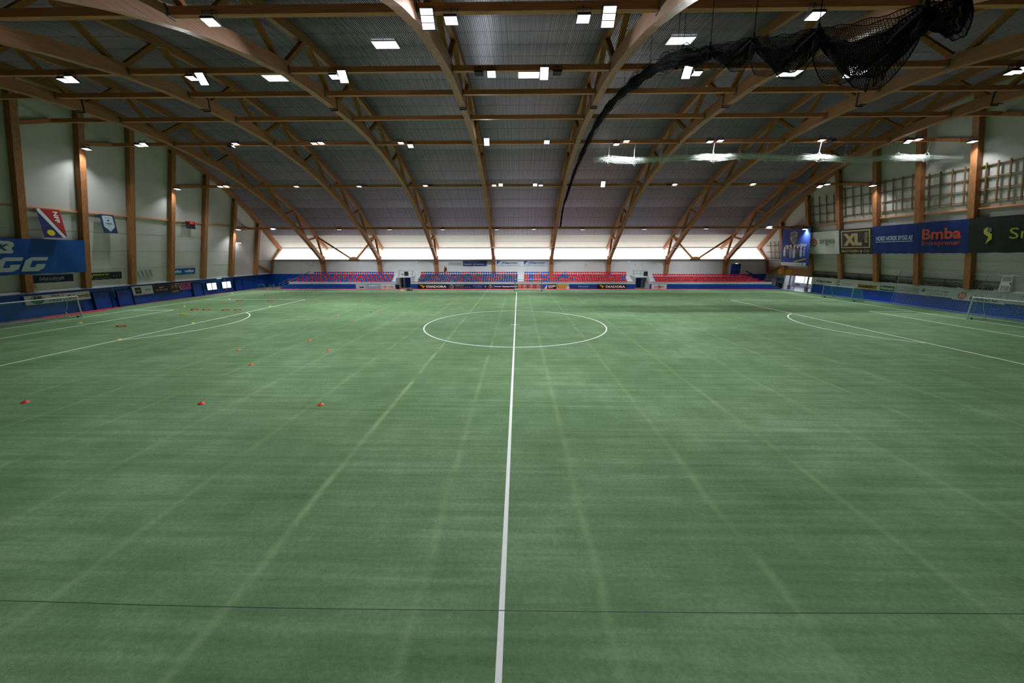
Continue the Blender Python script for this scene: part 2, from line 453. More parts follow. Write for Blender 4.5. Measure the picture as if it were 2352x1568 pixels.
# translucent band leaning outwards above it, a corrugated sheet per bay
band = MB().beam((-54.6, YF, 5.86), (54.6, YF, 5.86), .1, .06)
band = struct('window_1', band, mat('band sill', '#6a625c', .6))
def band_sheet(x0, x1):
    w = x1 - x0; n = int(w / .26); per = w / n; vs = []; fs = []; xs = []
    for i in range(n):
        x = x0 + i * per; xs += [(x, 0), (x + per * .5, 0), (x + per * .62, .035), (x + per * .88, .035)]
    xs.append((x1, 0))
    nrm = Vector((0, 2.5, -2.4)).normalized()
    for (y, z) in ((YF + .02, 5.9), (46.05, 8.3)): vs += [tuple(Vector((x, y, z)) + nrm * q) for x, q in xs]
    k = len(xs)
    for i in range(k - 1): fs.append((i, i + 1, i + 1 + k, i + k))
    return MB().add(vs, fs)
for xa, xb in zip(BAYX[:-1], BAYX[1:]):
    m3 = (xb - xa) / 3
    for j in range(3):
        mb = band_sheet(xa + j * m3, xa + (j + 1) * m3); me = mb.mesh('translucent_panel'); me.materials.append(BAND)
        part('translucent_panel', me, BAND, band)
part('head_rail', MB().beam((-54, 46.0, 8.3), (54, 46.0, 8.3), .16, .14), mat('grey rail', '#77706a'), band)
part('band_backing', MB().add([(-55.5, YF, 5.7), (55.5, YF, 5.7), (55.5, 46.4, 8.4), (-55.5, 46.4, 8.4)], [(0, 1, 2, 3)]), WHITE, band)
# near wall behind the camera
struct('wall_front', MB().box(XL, XR, YN - .3, YN, -.3, 9.0), WALLF)
struct('trim_9', MB().beam((-55, -41.0, 8.4), (55, -41.0, 8.4), .3, .3), WHITE)
MB_ = MB().add([(-55.5, YN, 8.9), (55.5, YN, 8.9), (55.5, -41.3, 8.7), (-55.5, -41.3, 8.7)], [(0, 1, 2, 3)])
struct('trim_8', MB_, WHITE)

# gable walls: a blue vertical foot and a white cladding that leans in
def gable(side, name):
    s = side; X = XR if s > 0 else -XL
    g = MB()
    poly = [(YN, 3.0)] + [(y, z - .25) for y, z in ROOF if YN - 3 <= y] + [(YF, 5.85), (YF, 3.0)]
    poly = [(min(max(y, YN), 46.2), z) for y, z in poly]
    n = len(poly)
    vs = [(lean_x(z, s), y, z) for y, z in poly] + [(lean_x(z, s) + .3 * s, y, z) for y, z in poly]
    g.add(vs, [tuple(range(n)), tuple(range(n, 2 * n))[::-1]] + [(i, (i + 1) % n, n + (i + 1) % n, n + i) for i in range(n)])
    w = struct(name, g, WALLM)
    y1 = YF if s < 0 else 31.9
    yn = YN
    part('blue_board', MB().box(*sorted((s * X, s * (X + .2))), yn, y1, -.3, 2.8), BLUE, w, 'blue painted board wall')
    part('ledge', MB().box(*sorted((s * 54.3, s * (X + .2))), yn, y1 if s > 0 else YF, 2.8, 2.95), mat('ledge white', '#b8b9ba', .5), w)
    for z in ((4.0, 5.1, 6.3, 7.5, 8.9, 10.2) if s > 0 else (5.2, 7.5, 9.8)):
        part('wall_joint', MB().box(*sorted((lean_x(z, s) - s * .012, lean_x(z, s))), 0, 43.4, z - .012, z + .012), mat('panel joint', '#90928f'), w)
    return w
wall_left = gable(-1, 'wall_left')
wall_right = gable(1, 'wall_right')
part('kick_board', MB().box(54.25, 54.95, -20, 31.9, -.01, .10), mat('pale blue kick board', '#5f7fc4', .6), wall_right, 'pale blue kick board')
part('white_band', MB().box(54.86, 55.0, 3.0, 31.9, 1.62, 2.80), mat('white board band', '#dfe2e4', .5), wall_right, 'white board band carrying the adverts')
part('white_band', MB().box(54.86, 55.0, -20, 3.0, 2.45, 2.80), mat('white board band', '#dfe2e4', .5), wall_right, 'white board band carrying the adverts')

# sandwich panels make the corner returns outside the band
for s in (-1, 1):
    MBc = MB().prism([(YF, 5.85), (46.2, 8.5), (46.2, 5.85)], s * 53.7, s * 55.3, 'x')

# columns of the gable walls
LEFTCOL = [2.75, 8.35, 13.85, 19.65, 25.55, 31.75, 38.2]
RIGHTCOL = [7.75, 13.4, 19.05, 25.15, 31.45, 38.2]
def column(side, y, label, group):
    s = side; zt = roof_z(y) - .75
    base = thing('timber_column', (lean_x(2.95, s, .3), y, 2.95), label, 'column', group)
    up = Vector((0, 1, 0))
    part('shaft', MB().beam((lean_x(2.95, s, .35), y, 2.95), (lean_x(zt, s, .35), y, zt), .62, .6, up=(s, 0, 0)), W_COL, base)
    part('cleat', MB().beam((lean_x(zt - .5, s, .35), y, zt - .5), (lean_x(zt, s, .35), y, zt), .66, .2, up=(s, 0, 0)), DARK, base)
    part('base_plate', MB().box(lean_x(2.95, s, .35) - .4, lean_x(2.95, s, .35) + .4, y - .36, y + .36, 2.95, 3.0), STEEL, base)
for i, y in enumerate(LEFTCOL):
    column(-1, y, 'timber column on the wall with two flags, %s from the stands' % ORD[len(LEFTCOL) - 1 - i], 'columns of the flag wall')
for i, y in enumerate(RIGHTCOL):
    column(1, y, 'timber column on the wall with wooden grids, %s from the stands' % ORD[len(RIGHTCOL) - 1 - i], 'columns of the grid wall')

# gable edge beams along the roof
for s, nm in ((-1, 'flags'), (1, 'wooden grids')):
    t = thing('gable_beam', (lean_x(5, s, .3), YF, 5), 'sloping timber edge beam under the roof above the wall with %s' % nm, 'beam', 'edge beams of the gables')
    pts = [(y, z - .42) for y, z in ROOF if y > -30]
    for a, b in zip(pts[:-1], pts[1:]):
        part('beam_section', MB().beam((lean_x(a[1], s, .3), a[0], a[1]), (lean_x(b[1], s, .3), b[0], b[1]), .55, .75), W_CHORD, t)
    part('knee', MB().beam((lean_x(8.2, s, .3), 45.7, 8.2), (lean_x(5.75, s, .3), 43.4, 5.75), .35, .4), W_CHORD, t)
    part('corner_post', MB().beam((lean_x(5.7, s, .3), 43.3, 5.7), (lean_x(2.95, s, .3), 43.3, 2.95), .3, .3, up=(s, 0, 0)), W_COL, t)
    part('brace', MB().beam((lean_x(5.0, s, .35), 38.5, 5.0), (lean_x(3.0, s, .35), 43.2, 3.0), .25, .3), W_COL, t)
    part('corner_rail', MB().beam((lean_x(5.85, s, .3), 38.5, 5.85), (lean_x(5.85, s, .3), 43.4, 5.85), .12, .12), GREYP, t)

# ---------------------------------------------------------------- roof trusses
UP = [(y, roof_z(y) - .42) for y in (-37.2, -30.5, -23.5, -16.4, -9.2, -1.6, 6.6, 14.2, 21.4, 28.5, 35.5, 42.2)]
LO = [(y, chord_z(y) + .5) for y in (-33.3, -26.8, -19.5, -13.0, -5.3, 2.6, 10.3, 18.0, 24.5, 31.8, 38.3)]
def truss(x):
    t = thing('roof_truss', (x, YF, 5.0), 'x', 'roof truss', 'timber roof trusses')
    top = [(x, y, z - .42) for y, z in ROOF if -40 < y]
    pts = [(x, -41 + .2, 8.3)] + [p for p in top if p[1] < 45] + [(x, 45.9, 8.15)]
    half = [p for p in pts if p[1] <= YC]; other = [p for p in pts if p[1] >= YC]
    part('upper_chord', MB().sweep(half, .42, .72), W_CHORD, t)
    part('upper_chord', MB().sweep(other, .42, .72), W_CHORD, t)
    for sgn in (-1, 1):
        ds = [0.06 + (40.9 - .06) * i / 30 for i in range(31)]
        pts = [(x, YC + sgn * d, chord_z(YC + sgn * d) + (.50 if d < 30 else .50 - (d - 30) * .012)) for d in ds]
        part('lower_chord', MB().sweep(pts, .58, lambda q: .98 - .16 * q), W_CHORD, t)
        part('column', MB().box(x - .36, x + .36, *sorted((YC + sgn * 40.55, YC + sgn * 41.35)), 2.7 if sgn > 0 else 3.0, 4.85), W_COL, t)
        part('knee_block', MB().prism([(YC + sgn * 40.0, 5.9), (YC + sgn * 40.5, 4.8), (YC + sgn * 41.4, 4.8), (YC + sgn * 41.5, 6.1), (YC + sgn * 41.0, 6.6)], x - .38, x + .38, 'x'), wood('glulam knee', '#8a5230', 'z'), t)
    part('ridge_plate', MB().box(x - .32, x + .32, YC - .05, YC + .07, 20.55, 21.75), DARK, t)
    part('ridge_pin', MB().box(x - .30, x + .30, YC - .4, YC + .03, 20.60, 20.64), DARK, t)
    # zigzag web
    for i, (ly, lz) in enumerate(LO):
        for k in (i, i + 1):
            uy, uz = UP[k]
            m = (uy - ly) * (1 if ly > 2.4 else -1)
            w = .30 if abs(uy - ly) < 5 else .32
            d = Vector((0, uy - ly, uz - lz)).normalized()
            part('web_member', MB().beam((x, ly + d.y * .35, lz + d.z * .35), (x, uy - d.y * .3, uz - d.z * .3), .30, .38, up=(1, 0, 0)), W_WEB, t)
    part('web_member', MB().beam((x, 42.25, 10.3), (x, 43.55, 6.1), .3, .36, up=(1, 0, 0)), W_WEB, t)
    part('web_member', MB().beam((x, -37.3, 10.3), (x, -38.4, 6.1), .3, .36, up=(1, 0, 0)), W_WEB, t)
    for py, pz in PURL[:6]:
        for s in (-1, 1):
            part('beam_hanger', MB().box(x + s * .30 - .04, x + s * .30 + .04, py - .24, py + .24, pz - .28, pz + .26), STEEL, t)
    return t
PURL = [(-15, 18.95), (-4.8, 20.8), (.5, 21.25), (6, 21.05), (12, 20.3), (24.7, 17.6), (35.5, 11.85)]
t0 = truss(BAYX[1])
for i in range(8):
    lab = 'timber roof truss, %s of eight counted from the wall with two flags' % ORD[i]
    if i == 0: t0['label'] = lab
    else:
        loc = Vector(t0.location); loc.x += 12.52 * i; dup(t0, loc, lab)

# cross beams, one row of sections between the trusses
BEAMENDS = {2: [(-1, -49.85, 2.13, 21.54)], 3: [(-1, -50.24, 3.06, 19.92), (1, 50.12, 4.21, 20.41)], 4: [(-1, -50.35, 8.63, 19.48), (1, 50.43, 7.93, 19.11)], 5: [(-1, -50.99, 20.09, 16.8), (1, 51.06, 18.95, 16.5)], 6: [(-1, -52.25, 33.49, 11.56), (1, 52.25, 31.61, 11.52)]}
PN = ['topmost', 'sixth', 'fifth', 'fourth', 'third', 'second', 'lowest']
for k, (y, z) in enumerate(PURL):
    xs = [-lean_x(z, 1, .2)] + BAYX[1:-1] + [lean_x(z, 1, .2)]
    lab = ('topmost long timber cross beam, the one cut by the upper photo edge' if k == 0 else
           'long timber cross beam running wall to wall, %s above the far stands' % PN[k].replace('lowest', 'first'))
    t = thing('cross_beam', (0, y, z), lab, 'beam', 'cross beams between the trusses')
    for a, b in zip(xs[:-1], xs[1:]):
        part('beam_section', MB().box(a + .3, b - .3, y - .15, y + .15, z - .19, z + .19), W_BEAM, t)
    for s, ex, ey, ez in BEAMENDS.get(k, []):
        part('beam_section', MB().beam((s * lean_x(z, 1, .3), y, z), (ex, ey, ez), .25, .36), W_BEAM, t)

# V braces standing on the sill of the daylight band
for xm, xa, xb, nm in ((-35.6, -42.3, -30.3, 'flags'), (38.4, 32.8, 44.8, 'wooden grids')):
    t = thing('wind_brace', (xm, YF - .3, 5.95), 'V shaped timber wind brace across the bright band, near the wall with %s' % nm, 'brace', 'V braces')
    for xx in (xa, xb):
        e = xm + (.6 if xx > xm else -.6)
        part('brace_leg', MB().beam((xx, 42.3, 10.4), (e, YF - .35, 6.05), .36, .3), W_WEB, t)
    part('gusset', MB().prism([(xm - 1.1, 5.9), (xm + 1.1, 5.9), (xm + .7, 6.25), (xm + .3, 6.42), (xm - .3, 6.42), (xm - .7, 6.25)], YF - .55, YF - .2, 'y'), W_WEB, t)

# thin rails across the gable walls at twelve metres
for s, ys, nm in ((-1, LEFTCOL, 'flags'), (1, RIGHTCOL, 'wooden grids')):
    t = thing('wall_rail', (lean_x(12, s, .1), 0, 12), 'thin wooden rail across the wall with %s between its columns' % nm, 'rail')
    yy = [-4] + ys + [43]
    for a, b in zip(yy[:-1], yy[1:]):
        if b > 42: continue
        part('rail_section', MB().box(*sorted((lean_x(12, s, .05), lean_x(12, s, .17))), a + .3, b - .3, 11.93, 12.07), W_BEAM, t)
# ---------------------------------------------------------------- floodlights
def rot_pts(mb, ax, pivot=(0, 0, 0)):
    M = Matrix.Rotation(ax, 3, 'X'); pv = Vector(pivot)
    mb.v = [tuple(M @ (Vector(v) - pv) + pv) for v in mb.v]; return mb
def flood(kind):
    """kind S: two rows of lenses facing the floor; B: three rows, tilted to the near side; O: unlit"""
    t = thing('floodlight', (0, 0, 0), 'x', 'floodlight')
    tilt = {'S': -.12, 'B': -.95, 'F': -1.25, 'O': -.1, 'T': -.5, 'P': .03}[kind]
    rows = 3 if kind in 'BF' else 2
    w = .66; h = .27 * rows + .04
    hb = MB().box(-w / 2, w / 2, -h / 2, h / 2, -.03, .07)
    for i in range(7): hb.box(-w / 2 + .05 + i * .09, -w / 2 + .065 + i * .09, -h / 2 + .03, h / 2 - .03, .07, .15)
    part('housing', rot_pts(hb, tilt), DARK, t, local=True)
    for r in range(rows):
        y = (r - (rows - 1) / 2) * .27
        part('lens', rot_pts(MB().box(-w / 2 + .03, w / 2 - .03, y - .115, y + .115, -.045, -.028), tilt), BLACK if kind == 'O' else LENS, t, local=True)
    br = MB()
    for s in (-1, 1): br.beam((s * (w / 2 + .03), 0, 0), (s * (w / 2 + .03), 0, .42), .02, .06, up=(0, 1, 0))
    br.beam((-w / 2 - .04, 0, .42), (w / 2 + .04, 0, .42), .06, .02)
    part('bracket', br, DARK, t, local=True)
    part('arm', MB().beam((0, 0, .42), (0, .19, .42), .05, .03).beam((0, .18, .42), (0, .18, .62), .05, .03), DARK, t, local=True)
    return t
TILT = {'P': .32, 'S': -.05, 'B': -.95, 'F': -1.25, 'T': -.5}
_ld = {}
def shine(t, kind, watts, aim=None):
    watts = round(watts, -1)
    if watts not in _ld:
        l = bpy.data.lights.new('floodlight_beam', 'AREA'); l.shape = 'RECTANGLE'; l.size = .58; l.size_y = .2
        l.energy = watts; l.color = (.93, .97, 1.0); l.spread = math.radians(108); _ld[watts] = l
    o = bpy.data.objects.new('lamp_beam', _ld[watts]); COL.objects.link(o); o.parent = t
    a = TILT[kind]; o.rotation_euler = (a, 0, 0)
    o.location = (0, .075 * math.sin(a), -.075 * math.cos(a))
LAMPS = {  # beam number: list of (x, y, z, kind)
    0: [(-15.04, -15.34, 18.35, 'S'), (-4.19, -15.34, 18.35, 'B'), (-3.03, -15.34, 18.30, 'S'), (3.47, -15.34, 18.30, 'S'), (4.70, -15.34, 18.35, 'B'), (14.66, -15.34, 18.30, 'S')],
    1: [(-34.81, -5.14, 20.16, 'S'), (-34.21, -5.14, 20.22, 'T'), (-24.78, -5.14, 20.23, 'S'), (-24.01, -5.14, 20.16, 'B'), (-13.75, -5.14, 20.23, 'S'), (-13.08, -5.14, 20.22, 'B'), (-2.70, -5.14, 20.34, 'O'), (-1.75, -5.14, 20.30, 'T'), (2.23, -5.14, 20.30, 'B'), (3.21, -5.14, 20.32, 'O'), (12.92, -5.14, 20.29, 'B'), (13.67, -5.14, 20.23, 'S'), (24.95, -5.14, 20.25, 'B'), (25.70, -5.14, 20.19, 'S'), (36.81, -5.14, 20.09, 'S'), (37.39, -5.14, 20.23, 'T')],
    4: [(-49.44, 8.20, 18.86, 'S'), (-46.62, 11.66, 20.12, 'S'), (-45.94, 11.66, 20.22, 'T'), (-34.49, 11.66, 20.25, 'S'), (-35.11, 11.66, 19.87, 'O'), (-24.71, 11.66, 20.24, 'S'), (-23.89, 11.66, 20.29, 'S'), (-14.04, 11.66, 20.23, 'S'), (-12.89, 11.66, 19.89, 'T'), (-3.56, 11.66, 20.27, 'F'), (3.73, 11.66, 20.23, 'T'), (12.15, 11.66, 19.94, 'S'), (13.33, 11.66, 20.27, 'S'), (23.34, 11.66, 20.16, 'S'), (24.53, 11.66, 20.25, 'S'), (36.55, 11.66, 20.23, 'S'), (37.76, 11.66, 20.08, 'O'), (46.77, 11.66, 20.03, 'T'), (47.89, 11.66, 20.26, 'S'), (49.45, 7.36, 18.83, 'S')],
    5: [(-50.04, 19.47, 16.40, 'S'), (-47.37, 24.36, 17.57, 'S'), (-46.44, 24.36, 17.63, 'S'), (-35.07, 24.36, 17.52, 'S'), (-25.00, 24.36, 17.49, 'S'), (-24.09, 24.36, 17.55, 'O'), (-14.43, 24.36, 17.57, 'S'), (-13.54, 24.36, 17.50, 'O'), (-3.53, 24.36, 17.59, 'S'), (-2.49, 24.36, 17.65, 'T'), (2.93, 24.36, 17.63, 'T'), (3.82, 24.36, 17.56, 'S'), (13.58, 24.36, 17.65, 'F'), (23.92, 24.36, 17.42, 'O'), (24.78, 24.36, 17.61, 'S'), (36.91, 24.36, 17.62, 'S'), (47.23, 24.36, 17.20, 'T'), (48.30, 24.36, 17.51, 'S'), (50.05, 18.54, 16.32, 'S')],
    6: [(-51.22, 31.60, 11.44, 'S'), (-47.16, 35.16, 11.89, 'P'), (-34.22, 35.16, 11.62, 'P'), (-24.43, 35.16, 11.60, 'P'), (-14.18, 35.16, 11.58, 'P'), (-3.82, 35.16, 11.56, 'P'), (3.26, 35.16, 11.63, 'P'), (12.54, 35.16, 11.53, 'P'), (24.25, 35.16, 11.58, 'P'), (35.88, 35.16, 11.64, 'P'), (47.78, 35.16, 12.08, 'P'), (51.27, 31.06, 11.27, 'S')],

}
_proto = {}
ROWPOW = {0: .32, 1: 1.3, 4: 1.3, 5: .88, 6: 1.2}
for k, lst in LAMPS.items():
    bn = ['topmost', 'sixth', 'fifth', 'fourth', 'third', 'second', 'lowest'][k]
    for i, (x, y, z, kd) in enumerate(lst):
        st = {'O': 'unlit black floodlight', 'B': 'large bright floodlight', 'F': 'glaring floodlight', 'S': 'lit floodlight', 'T': 'tilted lit floodlight', 'P': 'lit floodlight'}[kd]
        lab = '%s, %s cross beam above the stands, %s from the flag wall' % (st, bn, ORD[i])
        if k == 0: lab = '%s, topmost cross beam, %s from the flag wall' % (st, ORD[i])
        if kd not in _proto:
            _proto[kd] = flood(kd); o = _proto[kd]; o.location = (x, y, z); o['label'] = lab
        else: o = dup(_proto[kd], (x, y, z), lab)
        o['group'] = 'floodlights under the cross beams'
        o['_pw'] = LAMP_WATTS * ROWPOW[k] * (1.15 if abs(x) < 20 else (.55 if abs(x) > 42 else 1.0)) * (.5 if k < 2 and abs(x) > 20 else 1) * (.12 if kd == 'F' else 1.0)
        o['_kd'] = kd
for o in list(bpy.data.objects):
    if '_pw' in o.keys():
        if o['_kd'] != 'O': shine(o, o['_kd'], o['_pw'])
        del o['_pw']; del o['_kd']

# small spotlights on the truss feet, white junction boxes higher up
sp = thing('spotlight', (0, 0, 0), 'x', 'spotlight')
part('housing', rot_pts(MB().box(-.3, .3, -.25, .15, -.12, .1), .3), BLACK, sp, local=True)
part('lit_top', rot_pts(MB().box(-.32, .32, -.35, .1, .16, .19), .3), WHITE, sp, local=True)  # white plate stands in for light falling on the spotlight's top
part('bracket', MB().box(-.05, .05, 0, .5, .1, .14), DARK, sp, local=True)
bx = thing('junction_box', (0, 0, 0), 'x', 'box')
part('casing', MB().box(-.16, .16, -.1, .1, -.25, .25), WHITE, bx, local=True)
part('gland', MB().tube([(0, 0, -.32), (0, 0, -.25)], .04), DARK, bx, local=True)
for i in range(8):
    x = BAYX[1 + i]
    loc = (x, 39.8, 8.15); lab = 'black spotlight with its lit top painted white, %s truss foot counted from the flag wall' % ORD[i]
    if i == 0: sp.location = loc; sp['label'] = lab; sp['group'] = 'spotlights on the truss feet'
    else: dup(sp, loc, lab)
for j, i in enumerate((0, 2, 5, 7)):
    x = BAYX[1 + i] + (.45 if i < 4 else -.45); y = 34.9
    lab = 'small white box on the leg of the %s roof truss from the flag wall' % ORD[i]
    if j == 0: bx.location = (x, y, chord_z(y) + .9); bx['label'] = lab; bx['group'] = 'white boxes on trusses'
    else: dup(bx, (x, y, chord_z(y) + .9), lab)
# wall lamp on a column of the flag wall
t = thing('wall_lamp', (lean_x(9.1, -1, .9), 32.1, 9.1), 'flat lamp on the timber column of the wall with flags, shining downwards', 'lamp')
part('shade', MB().box(lean_x(9.1, -1, 1.1), lean_x(9.1, -1, .3), 31.9, 33.2, 9.1, 9.16), DARK, t)
part('bulb', MB().box(lean_x(9.1, -1, .95), lean_x(9.1, -1, .5), 32.2, 33.0, 9.06, 9.09), mat('wall lamp lens', '#f4f7ff', .3, emit=60), t)

# ---------------------------------------------------------------- white net rolled up under the third beam
Y0 = 11.75
t = thing('rolled_net', (30, Y0, 18.4), 'long white net rolled up and roped below the third cross beam', 'net')
NETEND = (50.49, 8.79, 17.62)
def rollz(x): return 18.36 + .16 * math.sin(x * .21 + 2.2) + .07 * math.sin(x * .73)
for k in range(26):
    ph = random.random() * 6.28; ry = random.uniform(-.38, .38); rz = random.uniform(-.42, .42); pts = []
    for i in range(91):
        x = 9.5 + (54.0 - 9.5) * i / 90
        if x > 50.3: break
        q = 1 + .3 * math.sin(i * .35 + ph)
        pts.append((x, Y0 + ry * q, rollz(x) + rz * (.75 + .25 * math.cos(i * .55 + ph)) + .03 * math.sin(i * 1.3 + ph)))
    e = NETEND; pts.append(((pts[-1][0] + e[0]) / 2, (Y0 + e[1]) / 2 + ry, (pts[-1][2] + e[2]) / 2)); pts.append((e[0], e[1] + ry * .3, e[2] + rz * .5))
    part('net_strand', MB().tube(pts, random.choice((.010, .014, .022)), 3), NETW, t)
core = MB()
for i in range(400):
    x = 9.6 + .1 * i; a0 = random.random() * 6.28
    core.tube([(x + .04 * math.sin(j), Y0 + .3 * math.cos(a0 + j * .8), rollz(x) + .38 * math.sin(a0 + j * .8)) for j in range(5)], .006, 3)
part('net_mesh', core, NETW, t, kind='stuff')
for i, x in enumerate([11.3, 14.4, 17.6, 20.7, 23.9, 27.1, 30.3, 33.4, 36.6, 39.7, 42.9, 46, 49.4]):
    z = rollz(x)
    lp = [(x, Y0 + .34 * math.cos(a), z + .02 + .5 * math.sin(a)) for a in [6.2832 * j / 16 for j in range(17)]]
    mb = MB().tube(lp, .028, 4); mb.tube([(x, Y0 - .2, z - .46), (x + .06, Y0 - .2, z - .72), (x + .16, Y0 - .2, z - .7), (x + .13, Y0 - .2, z - .4)], .022, 4)
    part('tie', mb, NETW, t)
    part('rope', MB().tube([(x, Y0, z + .5), (x + .05, Y0, 20.08)], .02, 4), NETW, t)
part('rope', MB().tube([(NETEND[0], NETEND[1], NETEND[2] + .2), (NETEND[0] - .5, NETEND[1] + .4, 19.6)], .03, 4), NETW, t)

# ---------------------------------------------------------------- black divider net gathered under the fifth truss
t = thing('divider_net', (8.8, 10, 19.5), 'black divider net gathered up along the arch of the middle roof truss', 'net')
PATH = [[8.4, 35.98, 11.99], [8.42, 32.81, 14.95], [8.44, 26.48, 16.92], [8.47, 20.17, 18.59], [8.52, 12.16, 19.9], [8.6, 5.99, 20.47], [8.7, -0.41, 20.15], [8.75, -5.67, 19.29], [8.8, -10.0, 18.39], [8.9, -13.82, 17.3], [8.95, -16.28, 16.42]]
PATH = [Vector(p) for p in PATH]
def smooth(pts, n):
    out = []
    for i in range(len(pts) - 1):
        p0 = pts[max(0, i - 1)]; p1 = pts[i]; p2 = pts[i + 1]; p3 = pts[min(len(pts) - 1, i + 2)]
        for j in range(n):
            u = j / n
            out.append(.5 * ((2 * p1) + (p2 - p0) * u + (2 * p0 - 5 * p1 + 4 * p2 - p3) * u * u + (3 * p1 - p0 - 3 * p2 + p3) * u ** 3))
    return out + [pts[-1]]
sp_ = smooth(PATH, 7); n = len(sp_)
part('gathered_net', MB().tube(sp_, lambda q: (.10 + .22 * min(1, q * 1.5)) * (1 - .8 * max(0, (q - .9) / .1)) * (1 + .18 * math.sin(q * 90) + .12 * math.sin(q * 37)), 9), NETB, t)
for k in range(16):
    ph = random.random() * 6.28; a = random.random() * 6.28
    pts = [p + Vector((math.cos(a + i * .13), 0, math.sin(a + i * .13))) * (.1 + .28 * min(1, 1.4 * i / n)) * (1 + .5 * math.sin(i * .8 + ph)) for i, p in enumerate(sp_)]
    part('net_strand', MB().tube(pts, .016, 3), NETB, t)
# ropes down from the truss line
def rope(p, q, r=.014): part('rope', MB().tube([p, q], r, 4), NETB, t)
for i in range(10, n, 9):
    p = sp_[i]; rope(p, (p.x - .05, p.y, chord_z(p.y) + .9))
# swags: the net hangs in folds between the hooks on the near side
HK = [Vector(h) for h in [[9.0, -13.31, 17.54], [9.0, -17.09, 16.28], [9.0, -20.51, 14.89], [9.0, -23.79, 13.46], [9.0, -26.91, 12.28], [9.0, -27.73, 12.19]]]
cords = MB()
def sheet(a, b, s0, s1, w0, w1, nn, mm, r, drop):
    """net cloth from the upper edge curve (sag s0) to the lower one (sag s1)"""
    def S(u, f):
        c = 4 * u * (1 - u); e = .10 + .90 * c ** .7
        return a.lerp(b, u) + Vector(((w0 + (w1 - w0) * f) * e, 0, -(s0 + (s1 - s0) * f) * c - drop * f + .03 * math.sin(23 * u + 9 * f)))
    for k in range(nn + 1):
        cords.tube([S(i / 14, k / nn) for i in range(15)], r * (2.6 if k in (0, nn) else 1), 3)
    for i in range(mm + 1):
        cords.tube([S(i / mm, k / 5) for k in range(6)], r, 3)
for a, b, sg in zip(HK[:-1], HK[1:], (0.3, .8, 1.05, 1.3, .5)):
    m = int((b - a).length / .075)
    sheet(a, b, .08 * sg, 1.0 * sg, -.25, .45, 34, m, .0055, .30)
    sheet(a, b, .10 * sg, .86 * sg, .15, -.45, 30, m, .0055, .35)
    sheet(a, b, .40 * sg, .75 * sg, -.1, .3, 22, m, .011, .35)
    part('dense_fold', MB().tube([a.lerp(b, q / 14) + Vector((.12 * math.sin(q * .9), 0, -.15 - .66 * sg * 4 * (q / 14) * (1 - q / 14))) for q in range(15)], lambda q: .11 - .07 * math.sin(q * 3.14) + .015 * math.sin(q * 40), 7), NETB, t)
part('hanging_folds', cords, NETB, t, kind='stuff')
for h in HK[:-1]:
    part('rope', MB().tube([h, (h.x - .1, h.y, chord_z(h.y) + 1.2)], .014, 4), NETB, t)
    part('gather_knot', MB().tube([h + Vector((0, 0, .12)), h + Vector((0, .0, -.15)), h + Vector((0, 0, -.55))], lambda q: .03 + .08 * q, 7), NETB, t)
h = HK[-2]
part('dense_fold', MB().tube([h + Vector((0, .02, 0)), h + Vector((.0, .25, -.35)), h + Vector((0, .55, -.65)), h + Vector((0, .8, -.72))], lambda q: .05 + .10 * math.sin(q * 3.1), 9), NETB, t)
for k in range(3):
    c = h + Vector((-.15, .5 + .2 * k, -.95 - .05 * k))
    part('rope_coil', MB().tube([c + Vector((.06 * math.sin(x), .11 * math.sin(x), .26 * math.cos(x))) for x in [6.2832 * j / 14 for j in range(15)]], .012, 4), NETB, t)

# ---------------------------------------------------------------- stands
STEP = mat('white stand steps', '#c4c7cc', .6, noise=.04, nscale=1)
FRONT = mat('blue stand front', '#0d4da8', .45, noise=.06, nscale=.6)
def seat_mesh(c, nm):
    mb = MB()
    w, tp = .215, .25
    prof = [(-w, .0), (-w, .13), (-w * .88, .22), (-w * .55, tp), (w * .55, tp), (w * .88, .22), (w, .13), (w, .0)]
    mb.prism(prof, .18, .22, 'y')
    mb.prism([(-w, -.02), (w, -.02), (w * .9, .05), (-w * .9, .05)], -.2, .2, 'y')
    mb.box(-.03, .03, -.02, .2, -.16, -.02)
    me = mb.mesh('seat'); fix(me); me.materials.append(mat(nm, c, .45, spec=.3)); return me
SM = {'r': seat_mesh('#d01c38', 'seat red'), 'b': seat_mesh('#0b58b8', 'seat blue'), 'R': seat_mesh('#a32a3a', 'seat dull red'), 'n': seat_mesh('#26417e', 'seat navy'),
      'o': seat_mesh('#cf4030', 'seat orange red')}
SN = {'r': 'bright red seat', 'b': 'blue seat', 'R': 'dull red seat', 'n': 'navy seat', 'o': 'orange red seat'}
F0 = 1.10
